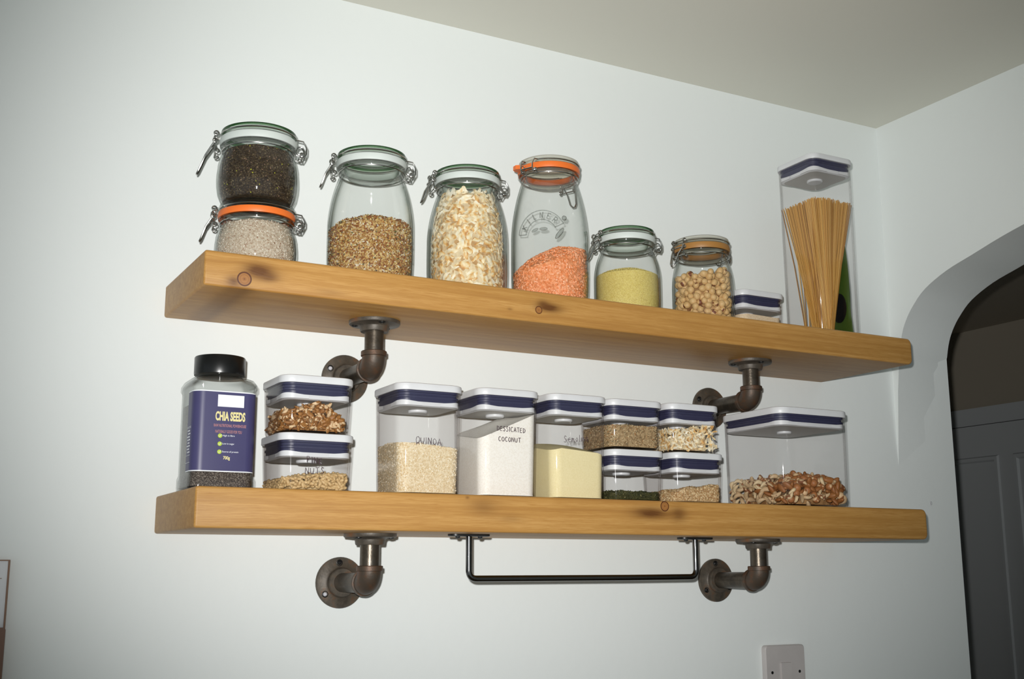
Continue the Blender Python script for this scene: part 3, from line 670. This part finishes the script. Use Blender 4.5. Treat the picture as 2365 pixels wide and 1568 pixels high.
# ------------------------------------------------------------------ pop-lid containers
def make_box(x, y, z, H, w, label, group='clear containers with white and navy lids', r=.018, cap=.0098, gk=.0165, tap=.955):
    t = thing('storage_container', label, 'container', (x, y, z), 0, group)
    wt = w-.0035; th = .0022; zt = H-cap-.0002
    def sh(k, z_, off=0): return rsq(k-2*off, k-2*off, max(.003, r-.001-off), z_, 8)
    wb = wt*tap
    out = [sh(wb-.007, 0), sh(wb-.002, .0012), sh(wb, .0045), sh(wb+(wt-wb)*.5, zt*.5), sh(wt, zt)]
    inn = [sh(wt, zt, th), sh(wb+(wt-wb)*.5, zt*.5, th), sh(wb, .0065, th), sh(wb-.003, .0038, th)]
    m = MB(); m.loft(out+inn); m.build('body', G_BOX, t)
    lid = bpy.data.objects.new('lid', None)
    m = MB(); m.loft([rsq(w-.0006, w-.0006, r, H-cap, 8), rsq(w, w, r, H-cap+.0008, 8), rsq(w, w, r, H-.0022, 8), rsq(w-.0012, w-.0012, r-.0005, H-.0007, 8), rsq(w-.004, w-.004, r-.001, H, 8)])
    lid = m.build('lid', M_WHITE, t)
    m = MB(); g0 = H-cap; k0 = wt-2*th-.0012; rr = r-.0035
    pf = [(0, 0), (0, .0022), (-.0016, .003), (-.0016, .0062), (0, .0072), (0, .0095), (-.0013, .0103), (-.0013, gk-.0015), (-.003, gk)]
    m.loft([rsq(k0+2*dx, k0+2*dx, rr, g0-dz, 8) for dx, dz in pf]); m.build('gasket', M_NAVY, lid, ang=60)
    m = MB(); rings = []
    for kk, (dx, dz) in enumerate([(-.0014, 0), (-.0011, .0012), (-.0011, .0042), (-.004, .0055)]):
        rg = []
        for p in rsq(k0+2*dx, k0+2*dx, rr, 0, 8)+[]:
            a = abs(abs(p[0])-abs(p[1]))/(k0/2); rise = .0030*max(0, 1-a*2.1) if kk == 0 else 0
            rg.append((p[0]*(1.006 if kk == 0 else 1), p[1]*(1.006 if kk == 0 else 1), g0-gk+.0006+rise*.9-dz))
        rings.append(rg)
    # extra points along the straight sides so the wave shows
    m.loft(rings, cap1=False); m.build('inner_frame', M_WHITE, lid, ang=50)
    m = MB(); m.add(rings[-1], [tuple(range(len(rings[-1])))]); m.add([(p[0], p[1], p[2]+.001) for p in rings[-1]], [tuple(reversed(range(len(rings[-1]))))]); m.build('inner_plate', M_GREYP, lid, False)
    m = MB(); cw = (k0/2-.0009); 
    for sx in (-1, 1):
        for sy in (-1, 1):
            # raised corner of the inner frame: hump in front of the gasket
            pts = [p for p in rsq(2*cw+.0028, 2*cw+.0028, rr+.001, 0, 14)]
            pts = [p for p in pts if p[0]*sx > 0 and p[1]*sy > 0]
            ext = .017
            if sx*sy > 0: pts = [(pts[0][0], pts[0][1]-sy*ext*(1-k/6), 0) for k in range(6)] + pts + [(pts[-1][0]-sx*ext*(k+1)/6, pts[-1][1], 0) for k in range(6)]
            else: pts = [(pts[0][0]-sx*ext*(1-k/6), pts[0][1], 0) for k in range(6)] + pts + [(pts[-1][0], pts[-1][1]-sy*ext*(k+1)/6, 0) for k in range(6)]
            n = len(pts); zb = g0-gk-.0036
            hs = [.0045+.0024*(.5-.5*math.cos(2*PI*min(1, max(0, i/(n-1))))**1)**.7 for i in range(n)]
            inner = [(p[0]*.955, p[1]*.955) for p in pts]
            v = [(p[0], p[1], zb) for p in pts]+[(p[0], p[1], zb+h) for p, h in zip(pts, hs)]+[(q[0], q[1], zb+h) for q, h in zip(inner, hs)]+[(q[0], q[1], zb) for q in inner]
            f = []
            for b in range(3): f += [(b*n+i, b*n+i+1, (b+1)*n+i+1, (b+1)*n+i) for i in range(n-1)]
            f += [(3*n+i, 3*n+i+1, i+1, i) for i in range(n-1)]
            m.add(v, f)
    m.build('corner_rim', M_WHITE, lid, ang=50)
    m = MB(); q = .0135 if w < .12 else .012; m.lathe([(q, g0-gk-.002), (q, g0-gk-.0072), (q*.9, g0-gk-.0084), (.0003, g0-gk-.0086)], 28); m.build('button_stem', M_WHITE, lid)
    return t, wt-2*th, wb-2*th

def strokes(segs, x0, z0, size, yf, parent, name, origin, gap=1.05, rise=0, w=.00045):
    m = MB(); x = x0
    for ch in segs:
        if ch == ' ': x += size*.6; continue
        for st in HW[ch]:
            if len(st) < 3: st = [st[0], tuple((a+b)/2 for a, b in zip(st[0], st[-1])), st[-1]]
            jx = [(x+px*size*.8-origin[0]+rnd.uniform(-.015, .015)*size, yf-origin[1], z0+rise*(x-x0)+pz*size-origin[2]+rnd.uniform(-.02, .02)*size) for px, pz in st]
            m.tube(jx, [w*rnd.uniform(.75, 1.1) for _ in jx], 6)
        x += size*gap*HWW.get(ch, .8)
    o = m.build(name, M_INK, parent, ang=80); return o
HW = {'Q': [[(.35, 0), (.1, .1), (0, .5), (.15, .9), (.45, 1), (.8, .7), (.8, .35), (.55, .05), (.35, 0)], [(.1, .05), (.1, -.25), (.35, .1), (.75, -.15)]], 'U': [[(0, .9), (.02, .35), (.2, 0), (.5, .02), (.65, .4), (.68, .9)]], 'I': [[(.1, 1), (.12, .5), (.1, 0)]],
      'N': [[(0, 0), (.05, 1), (.35, .5), (.65, .02), (.7, 1)]], 'O': [[(.35, 0), (.05, .25), (.05, .7), (.35, .95), (.7, .7), (.7, .25), (.35, 0)]], 'A': [[(0, 0), (.2, .6), (.38, 1), (.55, .5), (.72, 0)], [(.15, .35), (.6, .38)]],
      'D': [[(.1, 0), (.08, 1), (.5, .85), (.7, .5), (.5, .12), (.1, 0)]], 'E': [[(.6, .95), (.1, .9), (.08, .5), (.1, .02), (.6, 0)], [(.1, .5), (.5, .52)]], 'S': [[(.6, .9), (.3, 1), (.1, .75), (.35, .52), (.6, .28), (.35, 0), (.05, .08)]], 'C': [[(.65, .85), (.35, 1), (.08, .7), (.08, .25), (.35, 0), (.65, .1)]],
      'T': [[(0, .95), (.75, 1)], [(.38, .97), (.36, 0)]], 'P': [[(.12, 0), (.1, 1), (.5, .95), (.62, .7), (.45, .48), (.1, .45)]], 'M': [[(0, 0), (.1, .9), (.35, .3), (.6, .9), (.75, 0)]], 'L': [[(.1, 1), (.08, .02), (.6, .05)]],
      'e': [[(.05, .35), (.5, .4), (.4, .65), (.15, .6), (.05, .25), (.25, 0), (.55, .1)]], 'm': [[(0, 0), (.05, .6), (.2, .6), (.28, 0), (.32, .55), (.5, .6), (.6, 0)]], 'o': [[(.3, 0), (.05, .3), (.3, .62), (.55, .3), (.3, 0)]], 'l': [[(.1, 1.0), (.12, 0), (.3, .05)]], 'i': [[(.1, .6), (.12, 0)]], 'n': [[(0, 0), (.05, .6), (.3, .6), (.4, 0)]], 'a': [[(.5, .6), (.15, .55), (.05, .15), (.35, .02), (.5, .5), (.55, 0)]]}
HWW = {'I': .4, 'i': .3, 'l': .35, 'e': .62, 'o': .65, 'm': .72, 'a': .6, 'n': .5}
BY = -.120; LB = .1; hM, hT = .0755, .1512
# upper-shelf small container
o1 = (.6340, -.075, UZ)
b, wi, wbm = make_box(*o1, hM, .1, 'short clear container of beige sugar between the hazelnut jar and the pasta')
lv = lev(.034, amp=.0008, sc=40); M_SUG = powder('sugar', (.62, .47, .30), (.76, .62, .44), 900)
fill_box('sugar', M_SUG, o1, wi-.001, .0145, lv, wbm-.001, label='beige sugar in the short container on the upper shelf', cat='sugar')
# pasta
o2 = (.7657, -.120, UZ)
b, wi, wbm = make_box(*o2, .3225, .1, 'tall clear container of spaghetti at the right end of the upper shelf', tap=.97)
m = MB(); M_PASTA = islands('pasta_isl', [(0, (.42, .20, .032)), (.3, (.56, .30, .065)), (.6, (.66, .38, .10)), (.85, (.33, .145, .02))], .45, 'LINEAR')
for i in range(900):
    u, v_ = rnd.uniform(-1, 1), rnd.uniform(-1, 1); hx = wi/2-.0035
    top = (u*hx-.0005, v_*hx, .246+rnd.uniform(-.0018, .0018)-.003*abs(u))
    a = math.atan2(v_, u)+.5; rr = .0165*max(abs(u), abs(v_)); bot = (rr*math.cos(a)+.001, rr*math.sin(a), .0052)
    if i % 22 == 0: bot = (bot[0]-.014+rnd.uniform(-.01, .01), bot[1]+rnd.uniform(-.02, .01), .0055)
    k = .55; mid = tuple(bot[q]*(1-k)+top[q]*k*(.90 if q < 2 else 1)+0 for q in range(3)); mid = (bot[0]*.45+top[0]*.55*.92, bot[1]*.45+top[1]*.55*.92, bot[2]*.45+top[2]*.55)
    m.tube([bot, mid, top], .0008, 5)
o = m.build('spaghetti', M_PASTA, ang=80); o.location = o2; tag(o, 'bundle of dry spaghetti fanning out inside the tall container', 'spaghetti', kind='stuff')
M_GRN = plain('green_foil', (.040, .075, .010), .35); m = MB(); rings = []
for k in range(13):
    t_ = k/12; zz = .0055+.165*t_; b_ = .0050*math.sin(PI*min(1, t_*1.02+.0))**.5+.0008
    rings.append([(.0395-b_*(1+.5*math.cos(q*PI/5)) + .0 if math.cos(q*PI/5) > 9 else .0372+b_*.9*math.cos(2*PI*q/16), -.004+.030*(1-.25*t_)*math.sin(2*PI*q/16)+.0015*math.sin(7*t_+q), zz) for q in range(16)])
m.loft(rings); gp = m.build('green_packet', M_GRN); gp.location = o2; tag(gp, 'green packet tucked behind the spaghetti inside the tall container', 'packet')
m = MB(); m.add([(.0303, -.010+.017*math.cos(2*PI*i/28), .062+.026*math.sin(2*PI*i/28)) for i in range(28)]+[(.0312, -.010+.017*math.cos(2*PI*i/28), .062+.026*math.sin(2*PI*i/28)) for i in range(28)], [tuple(range(28)), tuple(reversed(range(28, 56)))]+[(i, (i+1) % 28, 28+(i+1) % 28, 28+i) for i in range(28)])
lb = m.build('round_label', M_BLACK, gp); lb['label'] = 'black oval label'
# walnut stack
oP = (-.1525, BY, LZ)
b, wi, wbm = make_box(*oP, .0748, .1015, 'short container marked PINE NUTS, bottom of the left stack on the lower shelf')
strokes('PINE', -.1690, 1.5795, .0078, BY-.0492, b, 'handwriting', oP, 1.06, -.12); strokes('NUTS', -.1700, 1.5650, .0078, BY-.0488, b, 'handwriting', oP, 1.10, .04)
M_PINE = nutmat('pine_nut', (.44, .285, .12), (.66, .49, .26)); pm = [blob_mesh('pine_nut', M_PINE, lambda x, y, z, s=s: (x*.0023*(1-.25*z), y*.0023*(1-.25*z), z*.0046*wob(x, y, z, .03, s)), 10, 8) for s in (1, 2)]
plv = lambda x, y: .0205+.06*x+.0035*math.sin(45*x+1)*math.cos(30*y)
def box_cands(n, w, lv_, ins, zlo=.0058, zhi=.052, topf=.35, sides=(0, 1), tops=.002):
    c = []
    for _ in range(n):
        h = w/2-ins; x, y = rnd.uniform(-h, h), rnd.uniform(-h, h)
        if abs(x) > h-.010 and abs(y) > h-.010: continue
        if rnd.random() < topf: z = lv_(x, y)+rnd.uniform(-tops, tops*.5)
        else:
            sd = rnd.choice(sides)
            if sd == 0: y = -h
            elif sd == 1: x = -h
            else: x = h
            z = rnd.uniform(zlo, zhi)
            if z > lv_(x, y): continue
            if abs(x) > h-.006 and abs(y) > h-.006: x *= .94; y *= .94
        c.append((x, y, z))
    return c
c = darts(box_cands(26000, wi, plv, .0038, .0055), .0036, 1100)
c, PX = near_first(c, oP, 290)
place('pine_nut', pm, c, 'pine nut among many in the marked bottom container of the left stack', 'nut', 'pine nuts in the bottom left container', oP)
_b = fill_box('pine_nut_bulk', powder('pine_bulk', (.36, .23, .10), (.62, .46, .24), 230), oP, wi-.020, .010, lambda x, y: plv(x, y)-.005, wbm-.020, label='pine nuts heaped in the middle of the bottom left container', cat='nuts')
merge(_b, pm, PX)
oW = (-.1540, BY-.001, LZ+.0748)
b, wi, wbm = make_box(*oW, .0740, .1, 'short container of broken pecan pieces, top of the left stack on the lower shelf')
M_PEC = nutmat('pecan_piece', (.17, .060, .014), (.46, .22, .055), (.62, .44, .25), 260)
pc = [blob_mesh('pecan_piece', M_PEC, lambda x, y, z, s=s, L_=L_: (x*.0028*wob(x, y, z, .30, s), y*.0045*wob(y, z, x, .28, s+1), z*L_*wob(z, x, y, .25, s+2)), 12, 9) for s, L_ in ((1, .0050), (2.3, .0070), (3.7, .0038), (5.1, .0095), (6.0, .0032))]
wlv = lambda x, y: max(.008, .029-.30*abs(x+.004)+.003*math.sin(70*x)+(.010 if abs(x+.01) < .03 else .003)-.15*max(0, y))
c = darts(box_cands(14000, wi, wlv, .0058, .0062, topf=.45, tops=.003), .0040, 620)
c, WX = near_first(c, oW, 290)
place('pecan_piece', pc, c, 'broken pecan piece among many in the top container of the left stack', 'nut', 'pecan pieces in the top left container', oW, None, (.5, 1.0))
_b = fill_box('pecan_bulk', powder('pec_bulk', (.16, .06, .02), (.38, .19, .06), 180), oW, wi-.015, .008, lambda x, y: wlv(x, y)-.006, wbm-.015, label='broken pecans heaped in the middle of the top left container', cat='nuts')
merge(_b, pc, WX, None, (.5, 1.0))
# quinoa
oQ = (.0058, BY, LZ)
b, wi, wbm = make_box(*oQ, hT-.0005, .1, 'tall container half full of quinoa, marked QUINOA')
strokes('QUINOA', -.0180, 1.6115, .0088, BY-.0492, b, 'handwriting', oQ, 1.0, -.05, .00042)
lv = lev(.068, amp=.0008, tx=-.07, dome=.002); M_Q = powder('quin', (.58, .44, .25), (.76, .65, .45), 520)
o = fill_box('quinoa', M_Q, oQ, wi-.0012, .0145, lv, wbm-.0012, label='cream quinoa grains in the tall marked container', cat='grain')
grains(o, pts_box(7500, wi-.0012, lv, wbm-.0012, top=.15), (.0011, .0010, .0008), islands('quin_isl', [(0, (.80, .70, .52)), (.3, (.68, .53, .32)), (.55, (.84, .77, .62)), (.8, (.60, .44, .24))]))
# desiccated coconut
oD = (.1268, BY, LZ)
b, wi, wbm = make_box(*oD, hT+.0008, .1, 'tall container full of white coconut, marked DESSICATED COCONUT')
strokes('DESSICATED', .1040, 1.6350, .0066, BY-.0491, b, 'handwriting', oD, .92, -.03); strokes('COCONUT', .1065, 1.6205, .0064, BY-.0491, b, 'handwriting', oD, 1.02, -.02)
lv = lambda x, y: .108+.42*x+.006*math.sin(30*y)-.12*y*0+(.012 if False else 0)-(.05*max(0, -x-.01))
lv2 = lambda x, y: min(.1205, lv(x, y))
fill_box('desiccated_coconut', powder('dcoc', (.80, .76, .68), (.88, .86, .80), 700, None, .2, .0005), oD, wi-.0012, .0145, lv2, wbm-.0012, label='white desiccated coconut piled up to the lid', cat='coconut')
# semolina
oS = (.2413, BY, LZ)
b, wi, wbm = make_box(*oS, hT+.0010, .1, 'tall container of pale yellow semolina with faint marker writing')
strokes('Semolina', .2120, 1.6240, .0092, BY-.0491, b, 'handwriting', oS, 1.0, .09, .0004)
lv = lambda x, y: .0685+.16*(y+.05)+.02*x+.0015*math.sin(50*x+2)+.006*math.cos(38*x+.4)
fill_box('semolina', powder('semo', (.74, .64, .34), (.82, .73, .44), 1500, None, .25, .0003), oS, wi-.0012, .0145, lv, wbm-.0012, label='pale yellow semolina sloping up to the back of its container', cat='flour')
# two small stacks
def small(x, z, H, label): return make_box(x, BY, z, H, .1, label)
o_ = (.3420, BY, LZ); b, wi, wbm = small(o_[0], LZ, .0772, 'short container with a thin layer of dark green herbs, bottom of the middle stack')
lv = lev(.0155, amp=.0010, sc=90)
o = fill_box('dried_herbs', powder('herb', (.022, .024, .008), (.06, .058, .02), 420), o_, wi-.0012, .0145, lv, wbm-.0012, label='dark green dried herbs in the bottom container of the middle stack', cat='herbs')
grains(o, pts_box(2600, wi-.0012, lv, wbm-.0012, top=.45, zmax=.03), (.0022, .0016, .0004), islands('herb_isl', [(0, (.035, .040, .012)), (.4, (.07, .068, .022)), (.75, (.02, .022, .007)), (.93, (.24, .22, .09))]), 'oct')
o_ = (.3415, BY, LZ+.0772); b, wi, wbm = small(o_[0], o_[2], .0740, 'short container of fennel-like brown seeds, top of the middle stack')
lv = lev(.036, amp=.0010, tx=.0)
o = fill_box('brown_seeds', powder('fenn', (.18, .11, .05), (.42, .30, .16), 420), o_, wi-.0012, .0145, lv, wbm-.0012, label='brown speckled seeds in the top container of the middle stack', cat='seeds')
grains(o, pts_box(5200, wi-.0012, lv, wbm-.0012, top=.25, zmax=.05), (.0024, .0009, .0008), islands('fenn_isl', [(0, (.42, .30, .16)), (.3, (.26, .17, .08)), (.55, (.56, .44, .26)), (.8, (.12, .10, .05)), (.92, (.36, .14, .03))]), 'oct')
o_ = (.4545, BY, LZ); b, wi, wbm = small(o_[0], LZ, .0778, 'short container of light brown crumbs, bottom of the stack beside the nut container')
lv = lev(.024, tx=.14, amp=.0022, sc=70)
o = fill_box('brown_crumbs', powder('crumb', (.34, .21, .10), (.58, .41, .22), 420), o_, wi-.0012, .0145, lv, wbm-.0012, label='light brown crumbs in the bottom container beside the large nut container', cat='crumbs')
grains(o, pts_box(3600, wi-.0012, lv, wbm-.0012, top=.4, zmax=.05), (.0022, .0018, .0012), islands('crumb_isl', [(0, (.62, .46, .26)), (.4, (.46, .30, .14)), (.75, (.36, .20, .08))]))
o_ = (.4490, BY, LZ+.0778); b, wi, wbm = small(o_[0], o_[2], .0742, 'short container of toasted coconut flakes, top of the stack beside the nut container')
CFL = o_; clv = lambda x, y: .036+.0035*math.sin(60*x)+(.006 if x > .015 else 0)
c = darts(box_cands(9000, wi, clv, .0050, .0065, topf=.35, tops=.002), .0046, 420)
c, CX = near_first(c, CFL, 86)
def boxor(p):
    if p[1] < -wi/2+.009: return (Matrix.Rotation(PI/2+rnd.uniform(-.5, .5), 3, 'X') @ Matrix.Rotation(rnd.uniform(0, 6.28), 3, 'Z')).to_euler()
    if p[0] < -wi/2+.009: return (Matrix.Rotation(PI/2+rnd.uniform(-.5, .5), 3, 'Y') @ Matrix.Rotation(rnd.uniform(0, 6.28), 3, 'Z')).to_euler()
    return (rnd.uniform(-.7, .7), rnd.uniform(-.7, .7), rnd.uniform(0, 6.28))
place('coconut_flake', FL[1:2]+FL[3:], c, 'toasted coconut flake among many in the short container on the lower shelf', 'coconut flake', 'coconut flakes in the short container', CFL, boxor, (.62, .8))
_b = fill_box('coconut_flake_bulk', MATS['coco_bulk'], o_, wi-.022, .008, lambda x, y: clv(x, y)-.008, wbm-.022, label='toasted coconut flakes filling the middle of the short container', cat='coconut flakes')
merge(_b, FL[1:2]+FL[3:], CX, boxor, (.62, .8))
# large nut container
oB = (.6670, -.120, LZ); b, wi, wbm = make_box(*oB, .1560, .1530, 'large square container of mixed nuts at the right end of the lower shelf', r=.022, cap=.0108, gk=.0140, tap=.985)
kinds = [('brazil_nut_slice', 'pale curved brazil nut slice', (.44, .27, .13), (.70, .55, .34), (.20, .075, .03)), ('almond', 'brown-skinned almond', (.22, .075, .02), (.38, .16, .045), None), ('hazelnut', 'round brown-skinned hazelnut', (.26, .095, .03), (.48, .20, .07), (.66, .45, .25)), ('cashew_nut', 'cream curved cashew nut', (.55, .40, .22), (.72, .58, .36), (.24, .10, .04))]
def curved(L_, r_, bend, s): return lambda x, y, z: (x*r_*wob(x, y, z, .06, s)+bend*(1-z*z), y*r_*.85, z*L_)
fns = [curved(.0100, .0042, .0048, 1), lambda x, y, z: (x*.0036, y*.0054*(1-.2*z), z*.0100), lambda x, y, z: (x*.0064*wob(x, y, z, .04, 2), y*.0064, z*.0070), curved(.0085, .0036, .0055, 3)]
mm_ = [blob_mesh(k[0], nutmat(k[0], k[2], k[3], k[4]), f) for k, f in zip(kinds, fns)]
blv = lambda x, y: .043+.004*math.sin(48*x+1)+.006*math.cos(38*y+x*22)-.10*max(0, -x-.04)+(-.12*max(0, x-.04))
c = darts(box_cands(26000, wi, blv, .0078, .0082, topf=.45, sides=(0, 0, 1, 1, 2), tops=.003), .0078, 900)
c = [(p[0], p[1], p[2], (rnd.choice((2, 2, 1, 1, 0, 3, 2)) if p[1] < -.01 and p[0] > -.055 else rnd.choice((0, 3, 0, 3, 0, 1)))) for p in c]
c, BX = near_first(c, oB, 280)
place([k[0] for k in kinds], mm_, c, [k[1]+' among many in the large square container' for k in kinds], 'nut', [k[0].replace('_', ' ')+'s in the large container' for k in kinds], oB, None, (.85, 1.05))
_b = fill_box('mixed_nut_bulk', powder('nut_bulk', (.20, .09, .03), (.48, .28, .12), 100), oB, wi-.042, .01, lambda x, y: blv(x, y)-.014, wbm-.042, label='mixed nuts heaped in the middle of the large square container', cat='nuts')
merge(_b, mm_, BX)

# ------------------------------------------------------------------ chia seed bottle
cw, cx_, cy_ = .0825, -.2700, -.1145
t = thing('seed_bottle', 'clear square bottle with a black lid and dark blue CHIA SEEDS label', 'bottle', (cx_, cy_, LZ))
sh = lambda w, z, r=.014: rsq(w, w, r, z, 8)
out = [sh(cw-.006, 0, .011), sh(cw-.001, .0015, .013), sh(cw, .005), sh(cw, .016), sh(cw-.003, .020), sh(cw-.003, .1245), sh(cw+.0005, .128), sh(cw, .1335), sh(cw-.006, .1395, .016), sh(.068, .1430, .026), sh(.060, .1448, .0299), sh(.058, .1465, .0289), sh(.058, .156, .0289)]
inn = [sh(.055, .156, .0274), sh(.056, .1455, .0279), sh(.064, .1415, .024), sh(cw-.009, .1380, .014), sh(cw-.003, .1330, .013), sh(cw-.006, .1245, .012), sh(cw-.006, .020, .012), sh(cw-.004, .0045, .012)]
m = MB(); m.loft(out+inn); m.build('body', G_BOT, t)
m = MB(); m.lathe([(.0300, .1475), (.0318, .1478), (.0322, .150), (.0322, .1700), (.0314, .1712), (.0298, .1716), (.0290, .1708), (.0005, .1708)], 60); m.build('cap', M_BLACK, t)
lv = lev(.108, amp=.0006)
o = fill_box('chia_seeds', powder('chia', (.045, .032, .026), (.085, .062, .05), 1100, (.36, .30, .25)), (cx_, cy_, LZ), cw-.0072, .0115, lv, cw-.0072, label='tiny dark chia seeds filling the labelled bottle', cat='seeds')
grains(o, pts_box(7500, cw-.0072, lv, cw-.0072, top=.06), (.0011, .0008, .0006), islands('chia_isl', [(0, (.06, .042, .034)), (.4, (.10, .075, .06)), (.7, (.035, .025, .02)), (.88, (.26, .21, .17)), (.96, (.55, .50, .45))]), 'oct')
# wrap-round label
M_LBL = plain('blue_label', (.050, .046, .125), .4); M_LW = plain('label_white', (.78, .80, .83), .45); M_LY = plain('label_yellow', (.72, .64, .30), .5); M_LP = plain('label_pink', (.46, .20, .20), .5); M_LG = plain('label_green', (.42, .55, .04), .5)
def label_strip(off, z0, z1, mat, name, parent, y_back=-.012):
    w_ = cw-.003+2*off; o_ = [p for p in rsq(w_, w_, .014, 0, 8)]
    path = [(-w_/2, y_back)]+[(p[0], p[1]) for p in o_[18:36]]+[(w_/2, .030)]   # left side, round the front, to the right side
    n = len(path); k2 = (w_+.0005)/w_
    v = [(x, y, z) for z in (z0, z1) for x, y in path]+[(x*k2, y*k2, z) for z in (z0, z1) for x, y in path]
    f = [(i, i+1, n+i+1, n+i) for i in range(n-1)]+[(2*n+i, 2*n+i+1, 3*n+i+1, 3*n+i) for i in range(n-1)]+[(n+i, n+i+1, 3*n+i+1, 3*n+i) for i in range(n-1)]+[(i, i+1, 2*n+i+1, 2*n+i) for i in range(n-1)]
    mm = MB(); mm.add(v, f); return mm.build(name, mat, parent, ang=60)
lab = label_strip(.0002, .0235, .1215, M_LBL, 'label', t)
label_strip(.00025, .0222, .0235, M_LW, 'label_edge', lab); label_strip(.00025, .1215, .1228, M_LW, 'label_edge', lab)
yf = -(cw/2)+.0015-.0008
def put_text(txt, size, x, z, mat, name, bold=0, sx=1, width=None):
    me = text_mesh(txt, size, bold, 1, .00008)
    xs = [v.co.x for v in me.vertices]; zs_ = [v.co.y for v in me.vertices]
    k = width/(max(xs)-min(xs)) if width else sx; x0 = (max(xs)+min(xs))/2; z0 = (max(zs_)+min(zs_))/2
    for v in me.vertices: v.co = Vector(((v.co.x-x0)*k+x, yf-v.co.z, v.co.y-z0+z))
    me.materials.append(mat); return link(name, me, lab, False)
ox = -cx_
def flat(x0, x1, z0, z1, mat, name):
    m = MB(); m.box(x0, x1, yf-.0001, yf+.0003, z0, z1); return m.build(name, mat, lab, False)
flat(-.281+ox, -.248+ox, .1030, .1180, M_LW, 'blank_panel')
put_text('CHIA SEEDS', .0150, -.2645+ox, .0912, M_LY, 'title_text', .00062, width=.0375)
put_text('RAW NUTRITIONAL POWERHOUSE', .0052, -.2645+ox, .0795, M_LP, 'slogan_text', .00005, width=.0405)
put_text('NATURALLY GOOD FOR YOU', .0052, -.2660+ox, .0720, M_LP, 'slogan_text', .00005, width=.0330)
for z_, tx, wd in ((.0667, 'High in fibre', .0150), (.0567, 'Low in sugar', .0150), (.0468, 'Source of protein', .0205)):
    m = MB(); m.lathe([(.0001, 0), (.0027, 0), (.0027, .0003), (.0001, .0003)], 20, axis='y', org=(-.2765+ox, yf+.0001, z_)); d = m.build('tick_badge', M_LG, lab)
    m = MB(); m.tube([(-.2782+ox, yf-.0003, z_+.0001), (-.2770+ox, yf-.0003, z_-.0012), (-.2748+ox, yf-.0003, z_+.0014)], .00035, 6); m.build('tick', M_LW, d)
    put_text(tx, .0030, -.2732+ox+wd/2, z_+.0001, M_LW, 'claim_text', 0, width=wd)
put_text('700g', .0056, -.2672+ox, .0390, M_LY, 'weight_text', .00015, width=.0085)
# pale table lines on the label's left side
m = MB(); xs_ = -(cw/2)+.0015-.0007
for z0_, z1_ in ((.0775, .0779), (.0760, .0764), (.0420, .0424), (.0330, .0334)): m.box(xs_-.0001, xs_+.0002, -.030, -.0125, z0_, z1_)
for k in range(8): m.box(xs_-.0001, xs_+.0002, -.028+.003*(k % 2), -.018+.002*(k % 3), .0455+k*.0038, .0468+k*.0038)
m.build('nutrition_table', M_LW, lab, False)
